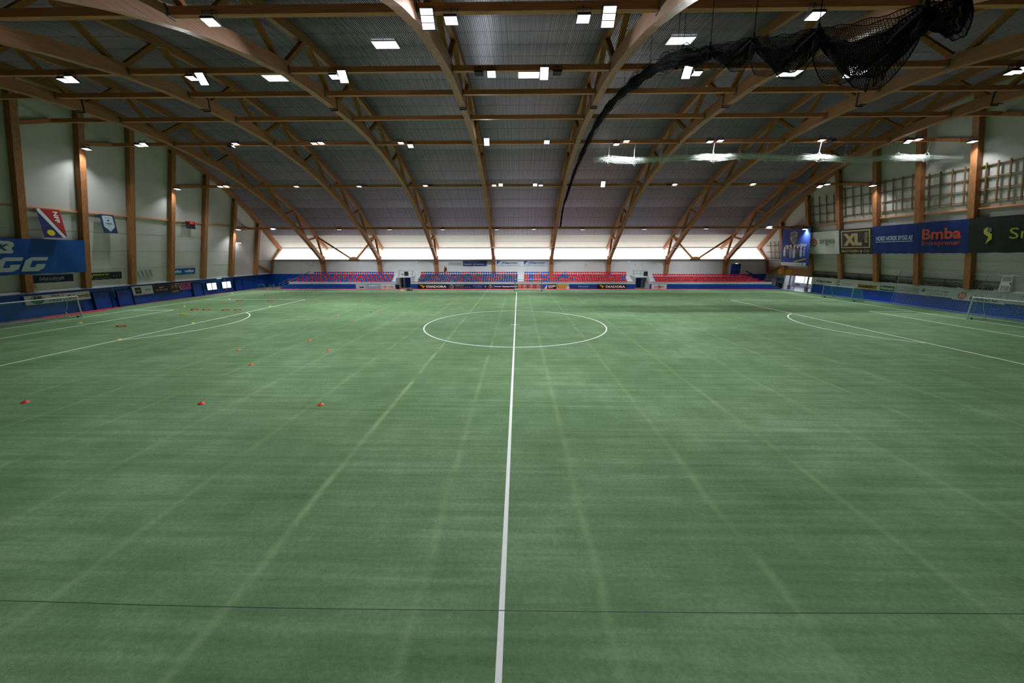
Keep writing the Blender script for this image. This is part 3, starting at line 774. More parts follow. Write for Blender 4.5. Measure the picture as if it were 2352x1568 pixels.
def stand(name_label, x0, x1, rows, fx0, fx1, nrows, colour, aisle=None):
    t = thing('grandstand', ((fx0 + fx1) / 2, 38.0, 0), name_label, 'grandstand', 'seating blocks of the far stand')
    part('front_board', MB().box(fx0, fx1, 38.0, 38.12, 0, .97), FRONT, t)
    part('front_groove', MB().box(fx0, fx1, 37.985, 38.0, .50, .53), mat('groove', '#0a3a86'), t)
    part('coping', MB().box(fx0, fx1, 37.97, 38.2, .97, 1.02), GREYP, t)
    n = max(1, round((fx1 - fx0) / 1.2)); w = (fx1 - fx0) / n
    for i in range(n):
        part('parapet_panel', MB().box(fx0 + i * w + .025, fx0 + (i + 1) * w - .025, 38.06, 38.1, 1.02, 1.44), STEP, t)
    part('parapet_rail', MB().box(fx0, fx1, 38.04, 38.12, 1.44, 1.48), GREYP, t)
    part('tier', MB().box(fx0, fx1, 38.2, 38.8, .2, 1.02), STEP, t)
    for i in range(nrows):
        a, b = x0[i], x1[i]
        part('tier', MB().box(a, b, 38.8 + .8 * i, min(43.55, 38.8 + .8 * (i + 1)) if i < nrows - 1 else 43.55, .3, F0 + .41 * i), STEP, t)
    k = 0
    for i in range(nrows):
        s0, s1 = rows[i]; m = round((s1 - s0) / .503); p = (s1 - s0) / m
        for j in range(m):
            x = s0 + (j + .5) * p
            c = colour(i, j, x, m)
            o = bpy.data.objects.new('seat', SM[c]); COL.objects.link(o); o.parent = t
            o.location = (x - t.location.x, 39.25 + .8 * i - 38.0, F0 + .41 * i + .26)
            o['label'] = SN[c]
    return t
rnd = random.Random(11)
RA = [(-47.21, -26.4), (-46.88, -26.4), (-46.39, -26.49), (-45.06, -26.58), (-44.46, -26.76)]; RB = [(-20.89, 0.2), (-20.93, 0.2), (-20.82, 0.2), (-20.8, 0.2), (-20.93, 0.15)]; RC = [(1.47, 23.16), (1.49, 23.13), (1.54, 23.18), (1.56, 23.52), (1.62, 23.66)]; RD = [(28.91, 51.39), (28.94, 50.49), (28.96, 49.66), (28.98, 49.16)]
def colA(i, j, x, m):
    a = (m - j + i) % 2 == 0
    if rnd.random() < .05: a = not a
    return ('o' if i == 2 and rnd.random() < .4 else 'r') if a else 'b'
def mk_runs(rows):
    return rows
_bs = ['RnnnRnRRnnRnRnnnnRRnnnnnnRRnnnnRRnnnnnnnnn', 'nnnnnnnRnnnRnnnnnRnnRnRnRRnnRRRnRnnnnnnnn', 'RRnnnRRRnnnnnnRRnRnnnnnRRRnnnRnnRRRRnnnnRn',
       'RnnnnnnRnnRRnnnnnRnnnRRnnRnnnnnnnRnnRnRRn', 'RnnnRRRnnRRnnnnnnRRRnnnRRnnnnRnnRRRRnnnnn']
def colB(i, j, x, m): s = _bs[i]; return s[min(len(s) - 1, int(j * len(s) / m))]
CB = [[(2.45, 3.4), (5.25, 7.14), (8.06, 8.51), (11.86, 12.31)], [(2.47, 3.43), (5.31, 5.76), (6.67, 7.13), (8.6, 9.0), (11.37, 11.83), (22.1, 22.61)], [(2.39, 3.36), (5.26, 6.69), (8.99, 11.34), (22.13, 23.14)], [(2.39, 3.34), (5.26, 5.7), (6.6, 7.12), (9.44, 9.9), (10.37, 10.83), (19.28, 19.79)], [(1.55, 4.42), (5.31, 7.18), (10.06, 10.52)]]
def colC(i, j, x, m):
    for a, b in CB[i]:
        if a <= x <= b: return 'b'
    return 'r' if (i in (0, 1) or j > 12) and rnd.random() < .8 else 'o'
def colD(i, j, x, m): return 'r'
fA0, fA1, fB0, fB1, fC1, fD0, fD1 = -47.40, -25.05, -21.89, .62, 24.28, 27.29, 51.94
stA = stand('seating block in a red and blue chequer pattern next to the wall with flags', [r[0] - .5 for r in RA], [fA1] * 5, RA, fA0, fA1, 5, colA)
stB = stand('seating block of mostly navy seats with scattered red ones', [fB0 - .0] * 5, [fB1] * 5, RB, fB0, fB1, 5, colB)
stC = stand('red seating block with blue seats forming letters', [fB1] * 5, [fC1] * 5, RC, fB1, fC1, 5, colC)
stD = stand('seating block of red seats only, four rows, near the corner entrance', [fD0] * 4, [r[1] + .6 for r in RD], RD, fD0, fD1, 4, colD)
for st, xs, sg in ((stA, fA0, -1), (stD, fD1, 1)):
    mb = MB()
    for k in range(6): mb.box(*sorted((xs + sg * k * .4, xs + sg * (k + 1) * .4)), 38.1, 39.6, 0, .97 - .16 * (k + 1) + .02)
    part('end_steps', mb, FRONT, st)
    mb = MB()
    for k in range(6): mb.box(*sorted((xs + sg * k * .4, xs + sg * (k + 1) * .4)), 38.06, 39.6, .97 - .16 * (k + 1) + .02, .97 - .16 * (k + 1) + .05)
    part('step_nosing', mb, GREYP, st)
    mb = MB()
    for z in (1.45, 2.0): mb.tube([(xs - sg * 1.6, 38.15, z), (xs + sg * .2, 38.15, z), (xs + sg * 2.3, 38.15, z - 1.0)], .025, 5)
    for dx, za, zb in ((-1.6, 1.0, 2.0), (.2, 1.0, 2.0), (2.3, 0, 1.0), (1.25, .45, 1.5)): mb.tube([(xs + sg * dx, 38.15, za), (xs + sg * dx, 38.15, zb)], .025, 5)
    part('handrail', mb, GREYP, st)
part('slope_rail', MB().beam((-45.46, 43.0, 3.3), (-48.44, 39.4, 1.35), .1, .14), W_WEB, stA)
part('slope_rail', MB().beam((49.38, 43.0, 3.4), (51.26, 41.0, 2.1), .1, .2), DARK, stD)

# the two entrance bays between the blocks
def vomitory(xa, xb, door0, door1, slot, nm, boxx, dn, speaker_x):
    boxx = (max(boxx[0], xa + .1), min(boxx[1], xb - .1))
    t = thing('access_platform', ((xa + xb) / 2, 40, 0), 'raised platform with railings over a blue door, %s' % nm, 'platform', 'platforms between seating blocks')
    part('deck', MB().box(boxx[0], boxx[1], 39.9, 43.5, 2.2, 2.5), STEP, t)
    part('side_wall', MB().box(xa, xa + .08, 38.2, 43.5, 0, 2.2), STEP, t)
    part('side_wall', MB().box(xb - .08, xb, 38.2, 43.5, 0, 2.2), STEP, t)
    part('back_panel', MB().box(xa, xb, 41.6, 41.7, 0, 2.2), STEP, t)
    part('dark_opening', MB().box(slot[0], slot[1], 41.55, 41.6, 0, 2.05), mat('dark doorway', '#1a1512'), t)
    part('landing', MB().box(xa, xb, 38.0, 41.6, .0, .02), mat('landing grey', '#5a5653'), t)
    mb = MB()
    for z in (3.0, 3.6): mb.tube([(boxx[0], 40, z), (boxx[1], 40, z)], .022, 5)
    for i in range(3):
        x = boxx[0] + (boxx[1] - boxx[0]) * i / 2; mb.tube([(x, 40, 2.5), (x, 40, 3.6)], .022, 5)
    part('railing', mb, DARK, t)
    for s, x in ((-1, boxx[0]), (1, boxx[1])):
        mb = MB(); mb.tube([(x, 40, 3.6), (x, 40.6, 3.6), (x + s * .05, 38.3, 1.9)], .022, 5); mb.tube([(x + s * .05, 38.3, 1.0), (x + s * .05, 38.3, 1.9)], .022, 5)
        mb.tube([(x, 40, 2.5), (x + s * .05, 38.9, 2.4)], .02, 5)
        part('stair_rail', mb, DARK, t)
        mb = MB()
        for k in range(5): mb.box(*sorted((x - s * .1, x + s * .06)), 38.3 + .35 * k, 38.65 + .35 * k, 1.0 + .26 * k, 1.05 + .26 * k)
        part('stairs', mb, STEP, t)
    d = MB().box(door0, door1, 41.5, 41.56, .02, 2.05); dd = struct('door_%d' % dn, d, BLUED)
    part('door_handle', MB().box(door0 + .1, door0 + .22, 41.44, 41.5, 1.0, 1.04), STEEL, dd)
    s = thing('speaker', (speaker_x, 40.5, 2.5), 'black loudspeaker on the railed platform, %s' % nm, 'speaker', 'loudspeakers on platforms')
    part('cabinet', MB().box(speaker_x - .36, speaker_x + .36, 40.3, 40.8, 2.5, 3.4), BLACK, s)
    part('grille', MB().box(speaker_x - .31, speaker_x + .31, 40.285, 40.3, 2.56, 3.34), mat('speaker grille', '#1b1c20', .7), s)
    return t
vomitory(fA1, fB0, -24.17, -23.03, (-25.02, -24.64), 'beside the chequered block', (-24.81, -21.93), 1, -23.48)
vomitory(fC1, fD0, 25.60, 26.62, (27.17, 27.45), 'beside the all red block', (24.29, 27.29), 2, 27.10)
t = thing('black_box', (-24.47, 37.9, 0), 'black box on the ground beside the passage next to the white advert', 'box')
part('casing', MB().box(-24.84, -24.29, 37.5, 37.9, 0, .85), BLACK, t)
part('lid', MB().box(-24.84 - .02, -24.29 + .02, 37.48, 37.92, .85, .9), DARK, t)

# upper double door on the far wall, its lamp
d = struct('door_3', MB().box(46.5, 48.5, YF - .08, YF, 2.4, 4.87), BLUED)
part('door_leaf', MB().box(46.55, 47.47, YF - .13, YF - .08, 2.4, 4.82), BLUED, d)
part('door_leaf', MB().box(47.53, 48.45, YF - .13, YF - .08, 2.4, 4.82), BLUED, d)
part('push_bar', MB().box(46.6, 48.4, YF - .18, YF - .13, 3.72, 3.77), STEEL, d)
t = thing('exit_sign', (47.5, YF - .1, 5.0), 'small lit exit lamp above the upper blue double door', 'sign')
part('casing', MB().box(47.3, 47.75, YF - .14, YF, 4.9, 5.03), mat('exit lamp', '#f5f3c8', .4, emit=1.0), t)
part('bracket', MB().box(47.45, 47.6, YF - .1, YF, 5.03, 5.1), GREYP, t)
# ---------------------------------------------------------------- adverts along the far stand
FY = 37.93
K, Wh, Nv, Yl, Rd, Or, Gn = '#0d0e12', '#e8eaec', '#131f52', '#e6c81e', '#c8323c', '#e07a34', '#2f8f4e'
def ad(px0, px1, col, label, items, z0=.02, z1=.95): return board('advert_board', 'far', px0, px1, z0, z1, FY, col, label, items, 'advert', 'adverts along the far stand')
def diadora(w):
    return [P([(-w * .44, .3), (-w * .36, .3), (-w * .30, .12), (-w * .22, .12), (-w * .285, -.02), (-w * .31, -.02), (-w * .29, -.28), (-w * .33, -.28), (-w * .35, .0)], Yl),
            T('DIADORA', w * .13, 0, w * .68, .48, Wh, bold=.045)]
w = 0
w = 5.24
ad(-33.37, -28.13, '#8fb4cc', 'pale blue advert with chunky white capitals and dark scribble', [R(-w*.3, 0, w*.4, .9, '#b4c4d0'), P([(-w*.38,-.15),(-w*.33,.05),(-w*.27,-.1),(-w*.22,.08),(-w*.18,-.18),(-w*.25,-.3)], '#1c2640'), T('JARO', w*.19, .12, w*.36, .42, Wh, bold=.06), T('1', w*.42, .14, .12, .4, Wh, bold=.04), T('eiendom og bygg', w*.2, -.28, w*.38, .1, '#d4e4ec')])
w = 2.95
ad(-28.13, -25.18, '#d4d6da', 'white advert with two green and red swooshes next to the passage', sum([[T('ALTA SPORT', c, 0, w*.4, .16, '#3a3c46', bold=.02), P([(c-.1,.02),(c+.05,.3),(c+.2,.36),(c+.05,.2)], Gn), P([(c-.15,-.1),(c+.25,-.05),(c+.1,-.35),(c+.05,-.12)], Rd)] for c in (-w*.24, w*.24)], []))
w = 6.16
ad(-20.46, -14.30, K, 'black advert with white capitals and yellow arrow under the navy seats', diadora(w))
w = 5.06
ad(-14.30, -9.24, '#232a52', 'navy advert with a ring emblem and yellow green lettering', [RG(-w*.33, 0, .4, .08, '#7f8cc0', a0=100, a1=300), RG(-w*.33, 0, .4, .1, Yl, a0=-60, a1=100), RG(-w*.33, 0, .27, .05, '#9aa6c8'), T('REGNSKAP OG', -w*.02, .22, w*.33, .2, '#a8b83c', bold=.03), T('RÅDGIVNING', -w*.02, 0, w*.33, .16, '#6c7ca8', bold=.01), T('ECONOMY PARTNER', -w*.02, -.24, w*.33, .11, '#9aa4c4'), T('samarbeidspartner', w*.33, .08, w*.26, .08, '#7c86ac'), R(w*.24,-.16,.14,.12,'#9aa4c4'), R(w*.33,-.16,.2,.1,'#9aa4c4'), R(w*.42,-.16,.16,.12,'#9aa4c4')])
w = 3.24
ad(-9.24, -6.00, '#12306c', 'dark blue advert with thin pale letters and a red mark', [T('SpareBank', -w*.13, .12, w*.56, .26, '#a9bcdc'), T('NORD-NORGE', -w*.08, -.18, w*.4, .14, '#8ca2c8'), P([(w*.3,.2),(w*.42,.2),(w*.42,-.12),(w*.36,-.22),(w*.3,-.12)], Rd), T('1', w*.36, .02, .07, .26, Wh)])
w = 6.21
ad(-6.00, 0.21, '#141c58', 'navy advert with white letters and a small coloured star emblem', [P([(-w*.46,.3),(-w*.40,.08),(-w*.36,.3)], Yl), P([(-w*.46,-.3),(-w*.40,-.02),(-w*.36,-.3)], Or), P([(-w*.48,.18),(-w*.41,.02),(-w*.48,-.18)], Gn), P([(-w*.34,.2),(-w*.40,.02),(-w*.34,-.2)], '#4a9ad0'), R(-w*.29,0,.04,.6,Wh), T('Norsk Tipping-LIGAEN', w*.12, 0, w*.76, .34, Wh, bold=.04)])
w = 0.63
ad(0.30, 0.93, '#e0662c', 'small orange advert seen through the small goal', [R(0, -.1, w*.4, .3, '#c04c1c'), C(0, .2, .12, .12, '#f0a070')])
w = 4.08
ad(0.97, 5.05, '#a8343c', 'red advert with three white round emblems behind the small goal', sum([[RG(c, .08, .36, .05, '#e0c4c8'), RG(c, .1, .2, .06, '#e0c4c8', a0=200, a1=480), P([(c-.1,-.05),(c,.3),(c+.08,-.05)], '#e0c4c8'), R(c, -.36, .5, .06, '#e0c4c8')] for c in (-w*.34, 0, w*.34)], []))
w = 1.08
ad(5.23, 6.31, '#1c58b0', 'narrow blue advert with a white triangle beside the small goal', [P([(-.1,-.44),(w*.45,-.44),(w*.45,.44)], Wh)])
w = 1.88
ad(6.31, 8.19, K, 'black advert with bold white capitals in two lines', [T('BAUTAVEIEN', 0, .13, w*.84, .32, Wh, bold=.07), T('100-104', -w*.12, -.2, w*.5, .2, Wh, bold=.06)])
w = 1.97
ad(8.19, 10.16, '#d0a45c', 'tan advert with faded script and a dark slanted mark', [P([(-w*.4,.18),(-w*.33,.18),(-w*.22,-.2),(-w*.28,-.2)], '#3c2c1c'), T('Sneng', w*.12, 0, w*.4, .3, '#9c7c44', shear=.3)])
w = 0.67
ad(10.20, 10.87, '#d8dade', 'white triangle board leaning between tan and blue adverts', [R(-w*.3,.25,w*.35,.4,'#d0a45c'), R(w*.34,.25,w*.3,.4,'#1450a8')])
w = 5.58
ad(10.96, 16.54, '#16408c', 'plain blue advert with thin white slanted lettering in its middle', [T('Ishavskraft', 0, .08, w*.38, .34, '#b8c8e4', shear=.2), T('en kraft i hverdagen', 0, -.24, w*.28, .1, '#a0b4d8')])
w = 5.88
ad(16.58, 22.46, K, 'black advert with white capitals and yellow arrow under the red seats', diadora(w))
w = 3.10
ad(27.61, 30.71, '#d8dade', 'white advert with one green and red swoosh beside the corner block', [T('ALTA SPORTS', 0, 0, w*.64, .24, '#454a80', bold=.03), P([(-.35,0),(.0,.38),(.25,.44),(.05,.2)], Gn), P([(-.1,-.12),(.45,.0),(.35,-.12),(.0,-.42)], Rd)])
# banners on the far wall
def fb(a, b, z0, z1, col, label, items): return board('wall_banner', 'far', a, b, z0, z1, YF - .06, col, label, items, 'banner', 'banners on the far wall')
fb(-15.0, -11.9, 4.62, 5.42, '#a9abad', 'pale unframed banner with faded grey script beside the navy wall banner', [T('kreasjonsgruppa', 0, 0, 2.7, .46, '#8a8d92', shear=.2)])
fb(-11.8, -6.57, 4.45, 5.55, '#2c3c74', 'navy wall banner with white lettering and a small red mark over the navy seats',
   [T('Hovedsamarbeidspartner', 0, .3, 2.7, .13, '#b9c2d6'), T('SpareBank', -1.45, -.2, 1.6, .28, Wh), P([(-.28, .02), (.02, .02), (.02, -.35), (-.13, -.43), (-.28, -.35)], Rd), T('1', -.13, -.18, .09, .28, Wh, bold=.03), T('Nord-Norge', 1.1, -.2, 1.7, .28, Wh)])
for a, b, nm in ((-4.4, .78, 'over the navy seats, left of the centre line'), (1.5, 6.75, 'over the block with blue letters')):
    fb(a, b, 4.47, 5.54, '#b9c2cc', 'white wall banner with dark blue script and blue corner, ' + ('over the navy seats' if a < 0 else 'over the block with blue letters'),
       [P([(-2.58, .53), (-1.65, .53), (-2.58, -.28)], '#2f4f8e'), T('Altaposten', .25, .1, 3.5, .62, '#1e3768', shear=.3, bold=.02), RG(-1.42, .02, .26, .07, '#1e3768', a0=60, a1=320, ry=.3), T('en del av hverdagen', .8, -.38, 1.9, .12, '#42557c')])

# ---------------------------------------------------------------- right gable: banners, board adverts
LB = dict(group='large banners on the wall with wooden grids')
def rb(a1, a0, z0, z1, col, label, items, off=.75, name='wall_banner'):
    return board(name, 'leanright', a0, a1, z0, z1, off, col, label, items, 'banner', 'large banners on the grid wall', soft=True, wave=.05)
GO = '#a89a6c'
rb(31.45, 24.9, 7.0, 10.65, '#d4d7d4', 'white banner with a small orange hexagon and grey lowercase letters',
   [P([(-1.75 + .72 * math.cos(math.radians(30 + 60 * i)), .1 + .72 * math.sin(math.radians(30 + 60 * i))) for i in range(6)], '#c06a48'), P([(-1.75 + .42 * math.cos(math.radians(30 + 60 * i)), .1 + .42 * math.sin(math.radians(30 + 60 * i))) for i in range(6)], '#d4d7d4'),
    C(-1.75, .15, .24, .24, '#b05048'), P([(-2.1, -.25), (-1.4, -.25), (-1.55, -.55), (-1.95, -.55)], '#a86a5a'), T('arges', .95, .05, 3.1, 1.0, '#5a5e60')])
rb(24.9, 19.2, 7.0, 10.75, '#2a2722', 'dark banner with a framed pale gold XL and small capitals below',
   [R(0, .35, 4.9, 2.75, GO), R(0, .35, 4.5, 2.4, '#2a2722'), T('XL', -.45, .3, 3.2, 1.9, GO, bold=.07), T('BYGG', 1.82, .55, 1.5, .48, GO, bold=.03, rot=math.pi / 2), T('MATHISEN & CO', 0, -1.47, 4.7, .42, GO, bold=.03)])
rb(19.2, 13.3, 7.05, 10.85, '#0e2c74', 'blue banner with slanted underlined white capitals',
   [T('NORD NORSK BYGG AS', 0, .2, 5.0, .62, '#b4c2dc', shear=.25, bold=.03), R(0, -.28, 5.0, .09, '#b4c2dc', .1)])
rb(13.3, 7.75, 7.1, 10.9, '#0c2a6c', 'blue banner with orange red lowercase lettering in two lines',
   [T('Bmba', 0, .45, 4.2, 1.35, '#c24a2c', bold=.03), T('Entreprenør', 0, -.75, 4.2, .75, '#b84a34', bold=.01)])
rb(7.75, -2.0, 7.15, 10.95, '#1d1f1e', 'near black banner with a yellow flame drop and yellow green letters',
   [P([(-3.3, -1.0), (-3.05, -.2), (-3.45, .15), (-3.5, .6), (-3.15, .95), (-3.2, .4), (-2.75, .1), (-2.75, -.45)], '#b9b43c'), C(-2.98, .55, .2, .28, '#6c6e70'), T('Smart', .9, .1, 4.4, 1.15, '#a9ab3c')], name='wall_banner')
# club banner hanging on ropes over the entrance
def fig(u, s, shirt, skin='#c9a890', stripes=None):
    out = [C(u, .95 * s - .95, .23 * s, .31 * s, skin, 10, 'printed_figure'), P([(u - .42 * s, .3 * s - .95), (u - .25 * s, .7 * s - .95), (u + .25 * s, .7 * s - .95), (u + .42 * s, .3 * s - .95), (u + .3 * s, -1.0 * s - .95), (u - .3 * s, -1.0 * s - .95)], shirt, 'printed_figure')]
    if stripes:
        for k in (-1, 1): out.append(R(u + k * .13 * s, -.15 * s - .95, .09 * s, 1.5 * s, stripes, n='printed_figure'))
    return out
items = [P([(-1.35, 2.55), (.35, 2.55), (.35, 1.0), (-.5, .3), (-1.35, 1.0)][:0] or [(-1.3, 2.6), (-.45, 2.85), (.4, 2.6), (.36, 1.3), (-.45, .45), (-1.26, 1.3)], '#b09c4c'),
         P([(-1.17, 2.47), (-.45, 2.68), (.27, 2.47), (.23, 1.36), (-.45, .65), (-1.13, 1.36)], '#1c3470'),
         P([(-1.15, 1.35), (-1.13, 1.75), (.24, 2.35), (.25, 1.9)], '#b09c4c'), T('ALTA', -.45, 1.84, 1.1, .38, '#1c2a50', bold=.05, rot=.4), T('IF', -.42, 1.1, .3, .25, '#b09c4c'),
         T('DET HER E', -1.55, .22, 1.7, .28, '#c9cfdc', bold=.02), T('familien', 1.25, .35, 2.9, .6, '#c4c4bc', shear=.35), T('Finnmarks', -1.4, -.2, 2.5, .42, '#c2a67c', shear=.2)]
for u, s, sh, st in ((-2.55, .8, '#6c84b8', '#d8d4a0'), (-1.75, .95, '#15182c', None), (-.9, 1.15, '#274a94', '#c0a23c'), (0, 1.1, '#6c84b8', '#d8d4a0'), (.85, .95, '#15182c', None), (1.7, .85, '#6c84b8', '#d8d4a0'), (2.5, .72, '#2a56a4', '#c9ccd6')):
    items += fig(u, s, sh, stripes=st)
items += [P([(-.2, -2.6), (3.05, -2.0), (3.05, -2.2), (.6, -2.75)], '#b09a2c'), R(0, -3.12, 6.25, .62, '#c2c4c6'), T('www.altaif.no', -1.3, -3.12, 3.2, .2, '#70747c'), T('facebook', 1.2, -3.12, 1.2, .2, '#70747c'), RG(2.3, -3.12, .2, .06, '#2c2c38')]
cb = board('club_banner', 'tilt', 37.0, 30.15, 4.9, 11.6, 51.95, '#24408e', 'tall blue club banner with a shield crest and a printed team line-up', items, 'banner', soft=True)
for s in (-1, 1):
    part('rope', MB().tube([(s * 2.9, 3.4, 0), (s * 2.9, 3.75, 0)], .03, 4), NETW, cb, local=True)

def rw(a1, a0, label, items, z0=1.66, z1=2.62, col='#e2e5e7'): return board('advert_board', 'right', a1, a0, z0, z1, 54.82, col, label, items, 'advert', 'adverts on the white band', thick=.03)
rw(31.6, 26.9, 'white advert with dark slanted script, first from the corner entrance', [T('Altaposten', .1, .05, 3.4, .62, '#16405a', shear=.3, bold=.03), RG(-1.75, -.02, .26, .07, '#16405a', a0=60, a1=320), T('en del av hverdagen', .9, -.38, 1.6, .1, '#5a6670')])
rw(26.8, 22.9, 'white advert with a round grey double C emblem and thin grey text', [RG(-1.3, .0, .42, .1, '#4a4f55', a0=30, a1=330), RG(-1.22, 0, .24, .07, '#4a4f55', a0=30, a1=330), T('ALTA KRAFTLAG SA', .55, .05, 2.1, .14, '#5c6167'), T('ditt lokale', .5, -.22, 1.1, .1, '#5c6167')])
rw(22.8, 19.1, 'yellow advert with heavy black slab capitals in the white band', [R(.05, -.12, 3.3, .72, '#dcae4a'), T('RAMIRENT', .05, -.1, 2.9, .44, '#17140f', bold=.05)])
rw(19.0, 13.5, 'advert with a dark green field and framed pale lettering beside it', [R(0, -.08, 5.3, .72, '#4a5058'), R(0, -.08, 5.2, .64, '#c4c8ca'), R(-1.55, -.08, 2.05, .66, '#2f6a52'), T('Finnmark', -1.55, -.06, 1.85, .4, '#d8e4dc', bold=.03), T('Eiendommer AS', 1.1, -.08, 2.8, .36, '#8f969c')])
rw(13.4, 9.7, 'white advert with a small teal globe and thin wavy grey capitals', [C(-1.45, .12, .26, .22, '#1f6e84'), P([(-1.7, .1), (-1.45, .38), (-1.15, .3), (-1.4, .22)], '#3c8ca0'), T('NORDLYS', -.3, .17, 1.4, .24, '#5a6670', shear=.1), P([(.5, .15), (1.5, .25), (1.3, .05), (1.0, .1)], '#4a8ac0'), T('ELEKTRO AS', .25, -.2, 2.3, .2, '#6c747c', shear=.2)])
rw(9.6, 4.6, 'white advert with an orange disc and large black lowercase letters', [C(-1.55, -.02, .46, .46, '#d47a3c'), T('X5', -1.55, -.02, .58, .42, '#f0e4d8', bold=.01), T('elektro', .55, -.12, 2.5, .58, '#2c3236', bold=.01), T('as', 1.9, .28, .35, .1, '#5a6066')], z0=1.50, z1=2.62)

# ---------------------------------------------------------------- left gable: banners, flags, board adverts
def lb(a0, a1, z0, z1, col, label, items, off=.2, soft=True, wave=.02, name='wall_banner'):
    return board(name, 'leanleft', a0, a1, z0, z1, off, col, label, items, 'banner', 'banners on the flag wall', soft=soft, wave=wave)
def blockG(u, v, w, h, c):
    s = .18 * h; t = .27 * h
    def q(x, y): return (u + x * w / 2 + y * s, v + y * h / 2)
    k = .42
    return P([q(1, 1), q(-.55, 1), q(-1, .55), q(-1, -1), q(.55, -1), q(.97, -.6), q(1, 0), q(.15, 0), q(.12, -.42), q(-.38, -.42), q(-.38, .5), q(.98, .5)], c, 'lettering')
lb(-3.1, 8.1, 4.95, 8.7, '#0a4a9c', 'huge blue banner with white block letters and an outlined pill logo', [blockG(.8, -.82, 1.85, 1.55, '#a9b3b8'), blockG(-1.3, -.82, 1.85, 1.55, '#a9b3b8'),
   P([(-5.0, .37), (-1.0, .37), (-.85, .5), (-.9, .75), (-1.0, .9), (-.75, 1.2), (-.8, 1.5), (-1.1, 1.66), (-5.0, 1.66)], '#a9b3b8'), T('GK', -1.95, 1.0, 1.6, .68, '#0a3560', shear=.25, bold=.06)], wave=.06, off=.72)
lb(3.05, 7.15, 3.9, 4.74, '#0d1c44', 'navy banner with thin grey lettering under the huge blue banner', [T('Ishavskraft', 0, .06, 2.3, .42, '#a4acb8', shear=.15), T('en kraft i hverdagen', 0, -.25, 1.5, .1, '#8890a0')])
lb(8.6, 12.65, 3.85, 4.75, '#10141c', 'black banner with yellow lettering, a yellow arc and tiny grey logos', [RG(-1.75, 0, .3, .07, '#b4b02c', a0=-60, a1=100), T('REGNSKAP OG', -.55, .2, 1.8, .22, '#b4b02c', bold=.03), T('RÅDGIVNING', -.55, -.03, 1.8, .17, '#1e5a60', bold=.01), T('ECONOMY PARTNER ALTA AS', -.4, -.27, 1.9, .08, '#9aa0a8'), T('samarbeid med oss', 1.3, .12, 1.0, .08, '#70767e'), R(.95, -.08, .12, .12, '#70767e'), R(1.25, -.08, .2, .1, '#70767e'), R(1.65, -.08, .16, .12, '#70767e')], wave=.03)
lb(14.95, 17.1, 3.95, 4.8, '#a4abab', 'small crumpled white banner with grey text hanging alone between two columns', [T('ALTA IF - FOTBALL', 0, .18, 1.5, .12, '#63696c'), T('velkommen til hallen', 0, -.02, 1.6, .1, '#63696c'), T('i finnmark', 0, -.2, .8, .09, '#63696c')], wave=.1)
lb(19.6, 24.1, 3.85, 4.82, '#0d4a96', 'mid blue banner repeating one white word twice', [T('vefas', -1.15, .08, 1.7, .48, '#c4d2de', bold=.03), T('RETUR', -1.05, -.3, 1.0, .12, '#7e9cc0', space=1.4), T('vefas', 1.05, .08, 1.7, .48, '#c4d2de', bold=.03), T('RETUR', 1.1, -.3, 1.0, .12, '#7e9cc0', space=1.4)])
# flags hanging from the rail
f1 = board('flag', 'left', 3.95, 5.95, 8.9, 11.95, -51.95, '#101c54', 'red and blue flag parted by a white diagonal with a yellow ball', [P([(-1, 1.52), (-1 + .25, 1.52), (1, -1.52), (.62, -1.52), (-1, 1.2)], '#b4b6bc'), P([(-.72, 1.52), (1, 1.52), (1, -1.35)], '#8e1c20'), C(-.35, -1.0, .35, .33, '#b9ae24'), T('NFF', .52, .72, 1.2, .42, '#c9c9cc', bold=.03, rot=-math.pi / 2)], 'flag', 'flags on the rail', soft=True)
part('pole', MB().box(-1.02, 1.02, 1.5, 1.56, -.05, 0), W_WEB, f1, local=True)
f2 = board('flag', 'left', 9.95, 11.55, 9.7, 11.95, -51.95, '#16264e', 'navy flag with a white shield bearing small grey lettering', [P([(-.6, .95), (-.3, 1.0), (.3, 1.0), (.6, .95), (.62, -.35), (0, -.95), (-.62, -.35)], '#8fa2b0'), P([(-.54, .9), (.54, .9), (.56, -.33), (0, -.86), (-.56, -.33)], '#9cacb8'), T('NORSK TOPPFOTBALL', 0, .72, .7, .08, '#2c3c58'), C(0, .42, .13, .1, '#2c3c58'), T('FAIR', 0, .05, .75, .24, '#2c3c58'), T('play', 0, -.2, .4, .1, '#5a6a84'), C(.05, -.55, .08, .1, '#b0a860')], 'flag', 'flags on the rail', soft=True)
part('pole', MB().box(-.82, .82, 1.1, 1.16, -.05, 0), W_WEB, f2, local=True)
# score board with lit digits
sb = board('scoreboard', 'left', 21.9, 23.5, 11.0, 12.1, -52.0, '#0e0f12', 'small black scoreboard with glowing red digits below the wall rail', [T('19', .12, .33, .36, .28, REDLED, bold=.04), T('0', .48, .33, .2, .28, REDLED, bold=.04), T('HJEMME', -.45, 0, .45, .07, '#8a8c90'), T('BORTE', -.45, -.25, .4, .07, '#8a8c90')], 'scoreboard')
part('cable', MB().box(-2.2, 1.5, -.55, -.52, -.05, 0), GREYP, sb, local=True)

